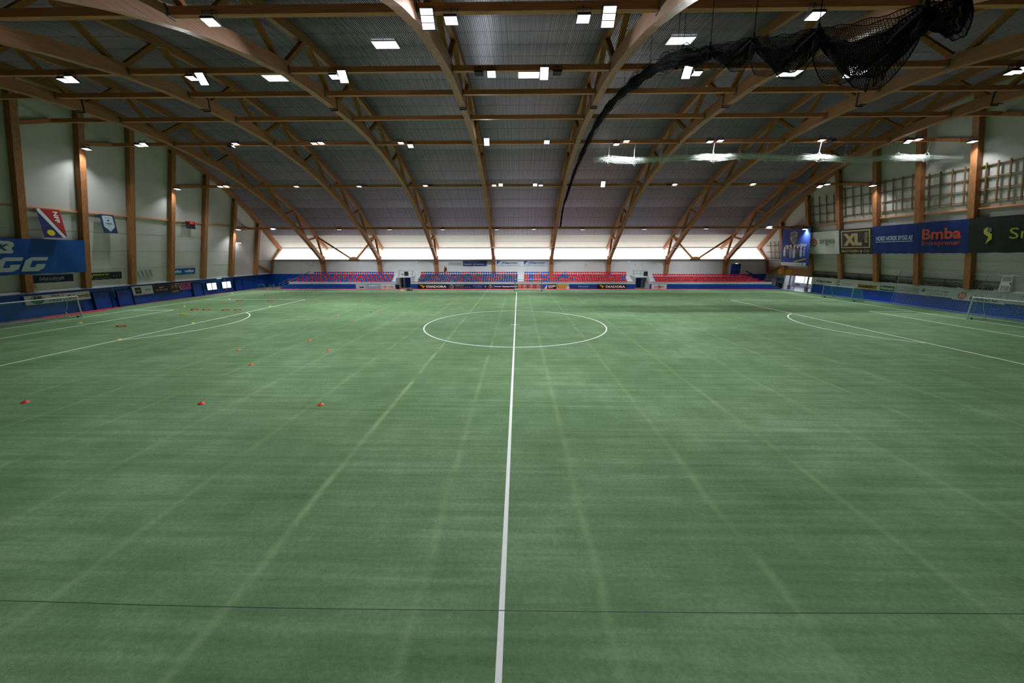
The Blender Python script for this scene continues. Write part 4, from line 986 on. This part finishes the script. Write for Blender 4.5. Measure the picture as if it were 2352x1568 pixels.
def lw(a0, a1, z0, z1, col, label, items): return board('advert_board', 'left', a0, a1, z0, z1, XL + .23, col, label, items, 'advert', 'adverts on the blue boards', thick=.03)
lw(2.8, 9.08, 1.5, 2.5, '#dfe2e4', 'white advert with a green oval emblem behind the goal', [RG(-2.05, -.02, .62, .06, '#2c3c3c', ry=.46, k=28), C(-2.05, -.1, .56, .36, '#2f7f62', 24), T('AK', -2.05, .1, .95, .5, '#15201f', bold=.06, shear=.1), T('FRA', -.35, .28, .8, .26, '#33363a'), T('Follum', -.5, -.2, 1.2, .26, '#26907c', shear=.3, bold=.02), R(.35, 0, .03, .98, '#33363a'), P([(.6, .0), (.85, .12), (.95, .3), (1.05, .1), (1.3, 0), (1.05, -.1), (.95, -.28), (.85, -.1)], '#26607c'), T('bravida', 2.2, .02, 1.75, .44, '#26405c')])
lw(14.2, 17.2, 1.3, 2.55, '#dcdce6', 'pale advert with a black square and thin grey capitals', [R(0, -.52, 3.0, .2, '#cfa8bc'), R(-.65, .0, .85, .85, '#0f0f11'), T('THON', -.65, .02, .6, .17, '#d8d8dc', bold=.04), T('HOTEL', -.65, -.2, .35, .09, '#9a9aa0'), T('ALTA', .75, .02, .9, .26, '#4a4c54')])
lw(17.2, 19.9, 1.2, 2.55, '#120f12', 'black advert with pink numbers for opening hours', [T('ÅPENT', 0, .22, .8, .24, '#d8c4cc', bold=.04), T('10-20 (18)', 0, -.2, 1.9, .34, '#c89ab0', bold=.03)])
lw(19.9, 21.85, 1.15, 2.6, '#3c2820', 'brown photo advert of people at a table', [C(-.5, .15, .22, .3, '#8a6a5a', 10, 'printed_figure'), C(.1, .1, .28, .36, '#a08474', 10, 'printed_figure'), C(.6, .2, .2, .3, '#7c5c50', 10, 'printed_figure'), P([(-.2, -.5), (.3, -.5), (.25, .0), (-.15, .0)], '#7a2028', 'printed_figure'), R(.35, .55, .9, .1, '#c9c4c0'), R(-.1, -.6, 1.1, .12, '#b4a494'), R(.78, -.1, .16, .7, '#c0b4a8')])
lw(21.85, 23.7, 1.35, 2.52, '#b04a94', 'pink advert with dark small print and a bold number', [T('70', .02, .25, .45, .3, '#4a1c44', bold=.05), T('butikker', .02, -.1, .9, .13, '#6c2c60'), T('spisesteder', .02, -.33, 1.2, .14, '#6c2c60')])

# doors and windows in the blue wall
for i, (a, b, nm) in enumerate(((9.35, 11.3, 0), (12.15, 14.1, 0), (23.9, 25.8, 0), (33.2, 35.1, 0))):
    d = struct('door_%d' % (4 + i), MB().box(XL + .2, XL + .24, a, b, .02, 2.15), BLUED)
    part('door_frame', MB().box(XL + .2, XL + .34, a - .08, b + .08, 2.15, 2.25), mat('dark blue frame', '#07285e'), d)
    part('door_frame', MB().box(XL + .2, XL + .34, b, b + .08, .02, 2.15), MATS['dark blue frame'], d)
    part('door_frame', MB().box(XL + .2, XL + .34, a - .08, a, .02, 2.15), MATS['dark blue frame'], d)
    part('door_handle', MB().box(XL + .24, XL + .3, b - .25, b - .12, 1.0, 1.05), STEEL, d)
    part('door_closer', MB().box(XL + .24, XL + .34, (a + b) / 2 - .15, (a + b) / 2 + .15, 2.02, 2.1), STEEL, d)
for i, (a, b) in enumerate(((26.8, 28.75), (30.15, 32.1))):
    wdw = struct('window_%d' % (8 + i), MB().box(XL + .2, XL + .23, a - .08, b + .08, .75, 2.08), mat('window frame blue', '#0a3070'))
    m = (a + b) / 2
    for c, d in ((a, m - .06), (m + .06, b)):
        part('pane', MB().box(XL + .23, XL + .26, c, d, .83, 1.98), GLOW, wdw)
    part('mullion', MB().box(XL + .23, XL + .3, m - .05, m + .05, .8, 2.0), MATS['window frame blue'], wdw)
t = thing('exit_sign', (XL + .3, 29.65, 2.85), 'lit green exit sign box on the blue wall between two bright windows', 'sign')
part('casing', MB().box(XL + .2, XL + .34, 29.2, 30.1, 2.62, 3.0), mat('exit sign face', '#cfe8c0', .4, emit=.7), t)
part('symbol', MB().box(XL + .34, XL + .345, 29.35, 29.6, 2.7, 2.92), mat('exit green', '#2f9a4c', .4, emit=.5), t)
part('cable', MB().box(XL + .2, XL + .22, 29.62, 29.66, 1.3, 2.62), GREYP, t)
for i, (y, z) in enumerate(((11.9, 1.4), (31.0, .3))):
    t = thing('cable_drop', (XL + .25, y, 2.8), 'pale cable pipe running down the blue wall, ' + ('between two blue doors' if i == 0 else 'under a bright window'), 'pipe')
    part('pipe', MB().tube([(XL + .24, y - .1, 2.8), (XL + .24, y, z)], .025, 5), WHITE, t)
    part('pipe_clip', MB().box(XL + .2, XL + .28, y - .09, y + .01, 2.2, 2.24), GREYP, t)
# torn sheet beside the left column
t = thing('paper_sheet', (lean_x(3.6, -1, .1), 3.45, 3.0), 'loose beige sheet standing on the ledge beside the column under the navy banner', 'sheet')
part('sheet', MB().prism([(3.1, 3.0), (3.75, 3.0), (3.7, 3.5), (3.4, 4.05), (3.1, 3.9)], lean_x(3.5, -1, .25), lean_x(3.5, -1, .2), 'x'), mat('beige sheet', '#a29c88', .8), t)

# ---------------------------------------------------------------- entrance in the corner
EN = mat('entrance white', '#c9ccd0', .5)
e = MB()
e.box(54.9, 55.1, 38.9, 43.5, 0, 2.82)
entr = struct('wall_right_corner', e, EN)
part('side_wall', MB().box(54.9, 60.5, 43.5, 43.7, 0, 3.2), EN, entr)
part('side_wall', MB().box(54.9, 60.5, 31.6, 31.8, 0, 3.2), EN, entr)
part('hall_ceiling', MB().box(54.9, 60.5, 31.6, 43.7, 2.85, 3.0), EN, entr)
part('hall_floor', MB().box(53.8, 60.5, 31.9, 43.5, -.01, .012), mat('bright tiled floor', '#dfe0ee', .25), entr, 'bright tiled floor')
part('back_wall', MB().box(60.3, 60.5, 31.6, 43.7, 0, 3.2), EN, entr)
wdw = struct('window_10', MB().box(60.22, 60.3, 32.2, 43.2, .95, 2.75), WHITE)
for i in range(4):
    a = 32.4 + i * 2.7
    part('pane', MB().box(60.18, 60.22, a, a + 2.4, 1.02, 2.7), GLOW, wdw)
for i, y in enumerate((38.2, 33.6)):
    t = thing('entrance_pillar', (55.6, y, 0), 'grey green steel pillar in the bright corner entrance, ' + ('next to the dark glazed hatch' if i == 0 else 'next to the white board band'), 'pillar', 'pillars in the entrance')
    part('shaft', MB().box(55.5, 55.68, y - .12, y + .12, .0, 2.85), mat('grey green steel', '#8fa6a6', .5), t)
    part('foot', MB().box(55.4, 55.78, y - .2, y + .2, .0, .75), mat('grey green steel dark', '#6f8e90', .5), t)
t = thing('barrier', (56.8, 36, 0), 'low red and white barrier across the bright corner entrance', 'barrier')
part('rail', MB().box(56.75, 56.82, 33.2, 38.4, .85, .9), GREYP, t)
for y in (33.3, 35.6, 38.3): part('post', MB().box(56.74, 56.83, y - .04, y + .04, 0, .9), GREYP, t)
part('sign_plate', MB().box(56.68, 56.72, 36.9, 37.9, .8, 1.05), mat('red plate', '#b8322c'), t)
part('sign_plate', MB().box(56.68, 56.72, 33.7, 34.0, .78, 1.05), MATS['red plate'], t)
wdw = struct('window_11', MB().box(54.82, 54.9, 39.0, 41.0, .15, 2.05), DARK)
part('glazing', MB().box(54.79, 54.82, 39.1, 40.9, 1.05, 1.98), mat('teal hatch glass', '#4f7f88', .15), wdw)
part('counter_front', MB().box(54.79, 54.82, 39.1, 40.9, .2, .98), BLACK, wdw)
for y in (39.6, 40.35): part('glazing_bar', MB().box(54.77, 54.8, y - .03, y + .03, 1.05, 1.98), DARK, wdw)
t = thing('portal_beam', (54.4, 37.5, 2.9), 'deep timber portal beam over the corner entrance', 'beam')
part('girder', MB().box(54.15, 54.55, 31.75, 43.1, 2.83, 4.2), wood('portal beam wood', '#a4714e', 'y'), t)
part('capping', MB().box(54.1, 54.6, 31.75, 43.1, 4.2, 4.24), W_WEB, t)
board('portal_sign', 'right', 39.9, 36.3, 2.98, 3.95, 54.12, '#c9a016', 'yellow sign with black small print on the timber portal beam', [T('VELKOMMEN TIL', -.75, .25, 1.6, .12, '#4a3c10'), T('hallen din', -.85, 0, 1.4, .12, '#4a3c10'), T('parkering ved inngang', -.8, -.24, 1.5, .1, '#4a3c10'), P([(-.05, -.12), (.1, -.12), (.1, .05), (.2, .05), (.02, .22), (-.15, .05), (-.05, .05)], '#20201c'), T('utgang', 1.1, .05, .9, .12, '#5c4c10')], 'sign')

# ---------------------------------------------------------------- wooden grids on the right gable
def lattice(y0, y1, z0, z1, ys, zs, label):
    t = thing('wooden_grid', (lean_x((z0 + z1) / 2, 1, .1), (y0 + y1) / 2, (z0 + z1) / 2), label, 'grid', 'wooden grids on the wall')
    for y in ys: part('upright_batten', MB().beam((lean_x(z0 - .25, 1, .18), y, z0 - .25), (lean_x(z1 + .25, 1, .18), y, z1 + .25), .14, .07, up=(1, 0, 0)), W_BATTEN, t)
    for z in zs: part('cross_batten', MB().box(lean_x(z, 1, .14), lean_x(z, 1, .06), y0 - .25, y1 + .15, z - .05, z + .05), W_BATTEN, t)
for i, (a, b, z0, z1) in enumerate(((26.0, 31.0, 12.3, 16.2), (19.9, 24.7, 12.9, 16.75), (14.1, 18.5, 12.85, 16.7), (8.5, 12.9, 12.8, 16.4), (3.6, 7.3, 12.75, 16.4))):
    n = 4
    lattice(a, b, z0, z1, [a + .35 + (b - a - .7) * k / 3 for k in range(4)], [z0 + (z1 - z0) * k / 3 for k in range(4)] if i else [z0, z0 + 1.3, z0 + 2.6], 'wooden grid high on the wall, %s from the far stands' % ORD[i])
lattice(38.6, 43.2, 6.1, 9.2, [39.6, 40.8, 42.0], [6.1, 7.3, 8.6], 'low wooden grid in the corner beside the tall club banner')

# ---------------------------------------------------------------- rail, folded net and ball net on the right gable
t = thing('ledge_rail', (54.2, 18, 2.95), 'dark rail above the white advert band with a folded net behind', 'rail')
for z in (3.45, 3.9): part('rail', MB().box(54.2, 54.28, 4.5, 31.3, z - .05, z + .05), mat('dark brown rail', '#3a332c'), t)
for y in (5, 10.4, 16.3, 22, 28.3, 31.2): part('post', MB().box(54.2, 54.28, y - .04, y + .04, 2.95, 3.9), MATS['dark brown rail'], t)
mb = MB().tube([(54.5 + .06 * math.sin(i), 31 - i * .45, 3.08 + .05 * math.sin(i * 1.7)) for i in range(57)], lambda q: .16 + .05 * math.sin(q * 77), 7)
t = thing('folded_net', (54.5, 15, 3.0), 'dark folded net lying along the ledge over the white adverts', 'net')
part('net_bundle', mb, mat('dark green net', '#1c2a26', .8), t)
for k in range(8):
    ph = random.random() * 6
    part('net_strand', MB().tube([(54.36 + .04 * math.sin(i * .7 + ph), 31 - i * .48, 3.12 + .1 * math.sin(i * .9 + ph) + .05 * k) for i in range(54)], .012, 3), mat('dark green net', '#1c2a26', .8), t)
def net(parent, f, nu, nv, r, m, su=20, sv=20, nm='net_mesh'):
    """net over the patch f(u, v): nu and nv cords, su and sv segments along each"""
    mb = MB()
    for i in range(nu + 1): mb.tube([f(i / nu, j / sv) for j in range(sv + 1)], r, 3)
    for j in range(nv + 1): mb.tube([f(i / su, j / nv) for i in range(su + 1)], r, 3)
    o = part(nm, mb, m, parent); o['kind'] = 'stuff'; return o
t = thing('ball_net', (54.0, 8, 0), 'tall white ball net on poles in front of the white adverts', 'net')
net(bpy.data.objects['ledge_rail'], lambda u, v: (54.24 + .03 * math.sin(u * 60), 4.6 + 26.6 * u, 2.97 + .93 * v), 200, 8, .012, mat('dark green net', '#1c2a26', .8), 60, 3)
def bnet(u, v):
    y = 15.7 - u * 20.0; sag = abs(math.sin(u * 20.0 * math.pi / 1.45)) * .12 * v
    return (54.0 - .05 * math.sin(u * 40) + .08 * v, y, .06 + v * 4.75 - sag + .06 * math.sin(u * 90) * (1 - v))
net(t, bnet, 90, 26, .006, mat('ball net cord', '#b4bab4', .8), 110, 6)
net(t, lambda u, v: (54.0 + .08 * v, 15.7 - u * 20, 4.81 - abs(math.sin(u * 20 * math.pi / 1.45)) * .12), 1, 1, .02, NETW, 180, 1, nm='top_cord')
for y in (15.75, 6.2, 2.6): part('pole', MB().tube([(53.98, y + .25, 0), (54.06, y, 4.85)], .035 if y > 10 else .02, 6), GREYP, t)
t = thing('cabinet', (54.4, 4.5, 2.95), 'tall white metal cabinet with vent panels on the ledge behind the ball net', 'cabinet')
part('casing', MB().box(54.15, 54.85, 4.1, 5.0, 2.96, 4.75), WHITE, t)
part('vent_panel', MB().box(54.12, 54.15, 4.2, 4.9, 4.1, 4.6), mat('vent grey', '#9aa0a4'), t)
part('vent_panel', MB().box(54.12, 54.15, 4.2, 4.9, 3.05, 3.6), mat('vent grey', '#9aa0a4'), t)
part('latch', MB().box(54.1, 54.15, 4.13, 4.2, 3.8, 3.95), DARK, t)

# ---------------------------------------------------------------- goals
def goal(side, yc, wid, h, dep, label, x0, rp=.06, top=.9, m=GREYP, netm=NETG, cell=.14, stanch=None):
    """a goal whose mouth lies in the plane x = x0 and faces -side"""
    s = side; t = thing('football_goal', (x0, yc, 0), label, 'goal', 'goals')
    a, b = yc - wid / 2, yc + wid / 2
    for y in (a, b): part('post', MB().tube([(x0, y, 0), (x0, y, h)], rp, 8), m, t)
    part('crossbar', MB().tube([(x0, a - rp, h), (x0, b + rp, h)], rp, 8), m, t)
    part('ground_bar', MB().tube([(x0 + s * dep, a, .05), (x0 + s * dep, b, .05)], .035, 6), m, t)
    for y in (a, b):
        part('side_bar', MB().tube([(x0, y, .05), (x0 + s * dep, y, .05)], .035, 6), m, t)
        part('net_support', MB().tube([(x0, y, h), (x0 + s * top, y, h - .02), (x0 + s * (top + .35), y, h - .35), (x0 + s * (top + .5), y, h * .55), (x0 + s * dep, y, .05)], .025, 6), m, t)
        part('strut', MB().tube([(x0 + s * (dep - .0), y, .05), (x0 + s * (dep - .35), y, .6), (x0 + s * (dep - .7), y, .05)], .03, 5), m, t)
        part('wheel', MB().tube([(x0 + s * .5, y - .04, .1), (x0 + s * .5, y + .04, .1)], .1, 10), BLACK, t)
    def back(u, v):
        y = a + u * wid
        if v < .25: return (x0 + s * (top + .3) * v / .25, y, h - .04 * v / .25 - .25 * (v / .25) ** 3)
        q = (v - .25) / .75
        return (x0 + s * (top + .3 + (dep - top - .3) * q), y, (h - .29) * (1 - q) + .05)
    net(t, back, int(wid / cell), int((h + top) / cell), .007, netm, 1, 12)
    for y in (a, b):
        def sd(u, v, y=y):
            xx = (top + .3) + (dep - top - .3) * (1 - v); zz = (h - .2) * v
            return (x0 + s * xx * u, y, .05 + zz)
        net(t, sd, int(dep / cell), int(h / cell), .007, netm, 1, 1)
    return t
PW = mat('white goal post', '#d9dde2', .35)
goal(-1, 0, 7.32, 2.44, 2.1, 'full size white goal in front of the green oval advert', -50, m=PW)
goal(1, 0, 7.32, 2.44, 2.1, 'full size white goal in front of the orange disc advert', 50, m=PW)
goal(1, 21.2, 5.35, 2.05, 2.0, 'smaller grey goal in front of the yellow advert', 50.6, rp=.05, m=mat('grey goal post', '#9fa8ae', .4))
t = thing('football_goal', (2.3, 34.0, 0), 'small goal on the far touchline by the end of the halfway line', 'goal', 'goals')
for x in (-.34, 4.9): part('post', MB().tube([(x, 34, 0), (x, 34, 2.22)], .06, 8), mat('grey goal post', '#9fa8ae', .4), t)
part('crossbar', MB().tube([(-.4, 34, 2.22), (4.96, 34, 2.22)], .05, 8), PW, t)
part('ground_bar', MB().tube([(-.3, 35.7, .25), (4.86, 35.7, .25)], .04, 6), PW, t)
for x in (-.34, 4.9):
    part('side_bar', MB().tube([(x, 34, .05), (x * .9 + .23, 35.7, .25)], .04, 6), PW, t)
    part('net_support', MB().tube([(x, 34, 2.22), (x, 34.9, 2.1), (x * .92 + .18, 35.7, .25)], .025, 6), PW, t)
    part('foot', MB().box(x - .1, x + .1, 33.8, 34.2, 0, .12), BLACK, t)
net(t, lambda u, v: (-.34 + 5.24 * u, 34 + (.9 * v / .3 if v < .3 else .9 + .8 * (v - .3) / .7), 2.2 - (.1 * v / .3 if v < .3 else .1 + 1.9 * (v - .3) / .7)), 37, 20, .006, NETG, 1, 10)
for x0, x1, nm in ((-52.75, -51.55, 'small silver training goal against the blue wall in the corner'), (-50.45, -49.5, 'dark training goal frame standing near the end of the chequered stand')):
    t = thing('training_goal', ((x0 + x1) / 2, 36.4, 0), nm, 'goal')
    mb = MB().tube([(x0, 36.4, .02), (x0, 36.4, 1.05), (x1, 36.4, 1.05), (x1, 36.4, .02)], .045, 6) if x0 < -51 else MB().tube([(x0, 36.4, .02), (x0, 36.4, 1.15)], .045, 6).tube([(x1, 36.4, .02), (x1, 36.4, 1.15)], .045, 6)
    part('frame', mb, GREYP, t)
    net(t, lambda u, v: (x0 + (x1 - x0) * u, 36.4 + .6 * v, 1.0 * (1 - v) + .03), 9, 9, .008, NETG, 1, 1)
    part('ground_bar', MB().tube([(x0, 37.0, .04), (x1, 37.0, .04)], .03, 5), GREYP, t)

# ---------------------------------------------------------------- things on the turf
ORG = mat('orange plastic', '#ff7840', .4); ORGR = mat('red orange plastic', '#ff4848', .4); YEL = mat('yellow plastic', '#f0f050', .4)
def hurdle(loc, label, m, rz):
    t = thing('mini_hurdle', loc, label, 'hurdle', 'orange mini hurdles' if m is ORG else None)
    part('bar', MB().box(-.42, .42, -.07, .07, .11, .17).box(-.42, -.34, -.05, .05, 0, .11).box(.34, .42, -.05, .05, 0, .11), m, t, local=True)
    for s in (-1, 1): part('foot', MB().tube([(s * .42, -.14, .03), (s * .42, .14, .03)], .03, 5), m, t, local=True)
    t.rotation_euler = (0, 0, rz); return t
def marker(loc, label, m, grp):
    t = thing('marker_disc', loc, label, 'marker', grp)
    part('dome', MB().lathe([(.16, 0), (.155, .012), (.11, .06), (.06, .095), (.05, .095), (.10, .05), (.14, .0)], 14), m, t, local=True)
    return t
hurdle((-39.67, -1.56, 0), 'orange mini hurdle, nearest the near camera side, in front of the goal', ORG, 0.10)
hurdle((-41.77, 9.22, 0), 'orange mini hurdle, first of the four hurdles in a row', ORG, 0.10)
hurdle((-40.28, 9.23, 0), 'orange mini hurdle, second of the four hurdles in a row', ORG, 0.10)
hurdle((-37.43, 8.90, 0), 'orange mini hurdle, third of the four hurdles in a row', ORG, 0.10)
hurdle((-35.84, 8.92, 0), 'orange mini hurdle, fourth of the four hurdles, by the arc', ORG, 0.10)
hurdle((-42.90, 18.40, 0), 'orange mini hurdle, beyond the row, nearer the flag wall', ORG, 0.10)
hurdle((-37.66, 17.94, 0), 'orange mini hurdle, beyond the row, nearer the penalty area corner', ORG, 0.10)
hurdle((-39.55, 5.21, 0), 'yellow mini hurdle lying alone in the penalty area', YEL, .1)
marker((-20.95, -10.31, 0), 'orange marker disc just beyond the lone one, nearer the penalty arc', ORG, 'orange marker discs')
marker((-17.28, -13.97, 0), 'orange marker disc alone between the near row and the penalty arc', ORG, 'orange marker discs')
marker((-17.29, -7.19, 0), 'orange marker disc nearest the penalty area of the middle field group', ORG, 'orange marker discs')
marker((-14.01, -10.34, 0), 'orange marker disc level with the penalty arc tip, nearer the halfway line', ORG, 'orange marker discs')
marker((-24.04, -20.16, 0), 'orange marker disc closest to the wall with flags', ORGR, 'orange marker discs')
marker((-15.17, -20.19, 0), 'orange marker disc of the near row, middle one of three', ORGR, 'orange marker discs')
marker((-9.24, -20.25, 0), 'orange marker disc of the near row, nearest the halfway line', ORG, 'orange marker discs')
marker((-23.77, 18.59, 0), 'orange marker disc of the far row, nearer the chequered stand', ORG, 'orange marker discs')
marker((-15.34, 20.27, 0), 'orange marker disc of the far row, middle one of three', ORG, 'orange marker discs')
marker((-9.38, 20.33, 0), 'orange marker disc of the far row, nearest the halfway line', ORG, 'orange marker discs')
marker((-17.61, 8.76, 0), 'orange marker disc beside the lone ball in the middle field', ORG, 'orange marker discs')
marker((-20.97, 5.11, 0), 'orange marker disc of the middle diamond, nearer the flag wall', ORG, 'orange marker discs')
marker((-17.38, 1.29, 0), 'orange marker disc in the middle field, nearest of the diamond', ORG, 'orange marker discs')
marker((-13.91, 4.89, 0), 'orange marker disc of the middle diamond, nearer the centre circle', ORG, 'orange marker discs')
marker((-46.04, 0.21, 0), 'yellow marker disc closest to the full size goal', YEL, 'yellow marker discs')
marker((-33.73, -7.09, 0), 'yellow marker disc where the arc meets the penalty line', YEL, 'yellow marker discs')
marker((-46.00, 12.30, 0), 'yellow marker disc between the goal area and the orange hurdles', YEL, 'yellow marker discs')
marker((-34.08, 0.35, 0), 'yellow marker disc on the penalty line inside the arc', YEL, 'yellow marker discs')
marker((-46.25, 20.54, 0), 'yellow marker disc on the far line of the penalty area', YEL, 'yellow marker discs')
marker((-34.09, 12.43, 0), 'yellow marker disc on the long penalty area line near the orange hurdles', YEL, 'yellow marker discs')
marker((-52.67, 29.21, 0), 'yellow marker disc on the goal line near the corner', YEL, 'yellow marker discs')
marker((-44.92, 32.37, 0), 'yellow marker disc near the corner beside the balls', YEL, 'yellow marker discs')
def ball(loc, label):
    me = bpy.data.meshes.get('ball_skin')
    if me is None:
        bm = bmesh.new(); bmesh.ops.create_icosphere(bm, subdivisions=2, radius=.11); me = bpy.data.meshes.new('ball_skin'); bm.to_mesh(me); bm.free()
        me.materials.append(mat('ball white', '#e4e8ea', .4)); me.materials.append(mat('ball black', '#1a1c22', .4))
        for p in me.polygons:
            if p.index % 20 in (0, 1, 2, 3): p.material_index = 1
            p.use_smooth = True
    o = bpy.data.objects.new('football', me); COL.objects.link(o); o.location = (loc[0], loc[1], .11)
    props(o, label, 'ball', 'footballs')
ball((-18.08, 7.71), 'white football alone in the middle field')
ball((-44.56, 26.36), 'white football alone inside the corner of the penalty area')
ball((-42.91, 30.80), 'white football of the far touchline row, alone at its start')
ball((-41.93, 30.42), 'white football of the far row, first of the cluster of three')
ball((-42.06, 31.04), 'white football of the far row, middle of the cluster of three')
ball((-42.00, 31.35), 'white football of the far row, last of the cluster of three')
ball((-40.95, 31.99), 'white football of the far row, farther of the first pair')
ball((-40.23, 31.05), 'white football of the far row, nearer of the first pair')
ball((-39.44, 32.00), 'white football of the far row, farther of the pair beside the line')
ball((-38.01, 30.07), 'white football of the far row, nearer of the pair beside the line')
# bag and yellow vest heap by the far touchline
t = thing('sports_bag', (-21.4, 34.5, 0), 'black sports bag lying beside the touchline in front of the passage', 'bag')
part('main_bag', MB().lathe([(0, 0), (.32, .02), (.40, .14), (.30, .28), (.1, .34), (0, .35)], 10), BLACK, t, local=True)
part('handle', MB().tube([(-.2, 0, .28), (-.1, 0, .45), (.15, 0, .45), (.25, 0, .28)], .025, 5), DARK, t, local=True)
part('side_pocket', MB().lathe([(0, .0), (.25, .02), (.28, .12), (.15, .2), (0, .21)], 8, (.55, .1, 0)), DARK, t, local=True)
t = thing('training_bibs', (-22.5, 34.3, 0), 'yellow training bibs in a flat heap beside the black bag', 'bibs')
part('bib', MB().lathe([(0, 0), (.38, .01), (.34, .07), (.2, .12), (0, .13)], 9), YEL, t, local=True)
part('bib', MB().lathe([(0, 0), (.28, .01), (.22, .06), (0, .1)], 7, (-.3, .1, 0)), YEL, t, local=True)

# thin cable stretched low in front of the camera
pts = [(-34, -31.5, 1.75), (-20, -31.5, 1.55), (-8.42, -31.5, 1.45), (-6.18, -31.5, 1.41), (-3.22, -31.5, 1.39), (0.09, -31.5, 1.41), (3.96, -31.5, 1.44), (8.45, -31.5, 1.51), (20, -31.5, 1.62), (34, -31.5, 1.9)]
t = thing('guard_cable', (0, -31.5, 1.4), 'thin dark cable stretched across the picture above the near turf', 'cable')
part('strand', MB().tube(smooth([Vector(p) for p in pts], 6), .0065, 6), mat('dark cable', '#55605a', .5, .2), t)
for x, z in ((-34, 1.75), (34, 1.9)):
    part('anchor_post', MB().tube([(x, -31.5, 0), (x, -31.5, z + .1)], .05, 8), GREYP, t)

# person on the top tier
def person(x, y, z, h):
    t = thing('person', (x, y, z), 'person in black with an orange vest and backpack standing at the top seat row', 'person')
    me = bpy.data.meshes.new('body'); k = h / 1.75
    J = [(0, 0, .92), (0, .01, 1.18), (0, .02, 1.42), (0, 0, 1.52), (0, -.01, 1.60), (0, -.02, 1.70),
         (.10, 0, .90), (.11, -.03, .50), (.11, .02, .08), (.11, -.14, .03), (-.10, 0, .90), (-.12, .02, .50), (-.12, .06, .08), (-.12, -.10, .03),
         (.19, .02, 1.40), (.25, .02, 1.14), (.22, -.12, .92), (.20, -.18, .84), (-.19, .02, 1.40), (-.26, .03, 1.14), (-.22, -.08, .92), (-.20, -.13, .84)]
    E = [(0, 1), (1, 2), (2, 3), (3, 4), (4, 5), (0, 6), (6, 7), (7, 8), (8, 9), (0, 10), (10, 11), (11, 12), (12, 13), (2, 14), (14, 15), (15, 16), (16, 17), (2, 18), (18, 19), (19, 20), (20, 21)]
    Rr = [.15, .15, .15, .06, .09, .085, .10, .07, .05, .045, .10, .07, .05, .045, .06, .05, .04, .04, .06, .05, .04, .04]
    me.from_pydata([(a * k, b * k, c * k) for a, b, c in J], E, [])
    o = bpy.data.objects.new('body', me); COL.objects.link(o)
    o.modifiers.new('skin', 'SKIN'); o.modifiers.new('sub', 'SUBSURF').levels = 1
    for i, r in enumerate(Rr): me.skin_vertices[0].data[i].radius = (r * k, r * k * .85)
    me.skin_vertices[0].data[0].use_root = True
    dg = bpy.context.evaluated_depsgraph_get()
    m2 = bpy.data.meshes.new_from_object(o.evaluated_get(dg)); bpy.data.objects.remove(o, do_unlink=True)
    m2.name = 'body'; m2.materials.clear()
    m2.materials.append(mat('black clothes', '#14141a', .8)); m2.materials.append(mat('skin', '#8a5a44', .6))
    for p in m2.polygons:
        c = p.center; p.material_index = 1 if c.z > 1.50 * k or (abs(c.x) > .15 * k and c.z < .9 * k and c.z > .78 * k) else 0
    b = bpy.data.objects.new('body', m2); COL.objects.link(b); b.parent = t
    part('hair', MB().lathe([(.095 * k, 1.66 * k), (.11 * k, 1.72 * k), (.09 * k, 1.79 * k), (.03 * k, 1.82 * k), (0, 1.82 * k)], 10, (0, .015, 0)), mat('dark hair', '#1c1410', .8), t, local=True)
    part('face', MB().lathe([(0, 0), (.012, .01), (.02, .03), (.012, .05), (0, .06)], 6, (0, -.115 * k, 1.63 * k)), mat('skin', '#8a5a44'), t, local=True)
    v = MB()
    for zz, r in ((1.02, .2), (1.2, .205), (1.38, .21), (1.46, .14)): pass
    v.lathe([(.185 * k, .98 * k), (.2 * k, 1.1 * k), (.2 * k, 1.3 * k), (.19 * k, 1.42 * k), (.09 * k, 1.49 * k)], 12)
    part('vest', v, mat('orange vest', '#f0481c', .6), t, local=True)
    part('backpack', MB().prism([(-.16, .95), (.16, .95), (.18, 1.3), (.1, 1.44), (-.1, 1.44), (-.18, 1.3)], .16, .36, 'y'), BLACK, t, local=True)
    t.rotation_euler = (0, 0, -.9)
    return t
person(-15.75, 43.15, 2.74, 1.66)

# small things on the walls of the far side
for i, x in enumerate((-36.6, -14.9 - 9.4, 15.0 + 5.2 * 0, 25.2, 49.8)):
    pass
for i, (x, z, nm) in enumerate([(-45.15, 4.63, 0), (-23.33, 4.72, 0), (15.07, 4.7, 0), (25.72, 4.69, 0), (50.56, 4.41, 0)]):
    t = thing('wall_lamp', (x, YF - .05, z), 'small yellowish lamp on the far wall, %s from the flag wall' % ORD[i], 'lamp', 'small yellowish lamps')
    part('casing', MB().box(x - .11, x + .11, YF - .08, YF, z - .05, z + .05), mat('yellowish lamp', '#c9b83c', .4), t)
    part('backplate', MB().box(x - .14, x + .14, YF - .02, YF, z - .08, z + .08), GREYP, t)
for i, (x, z) in enumerate([(-45.16, 5.29), (-21.94, 5.28), (24.26, 5.34)]):
    t = thing('wall_box', (x, YF - .1, z), 'small white box under the far window sill, %s from the flag wall' % ORD[i], 'box', 'white boxes under the sill')
    part('casing', MB().box(x - .2, x + .2, YF - .16, YF, z - .2, z + .2), WHITE, t)
    part('cable', MB().box(x - .02, x + .02, YF - .05, YF, z + .2, z + .5), GREYP, t)
bpy.context.view_layer.update()
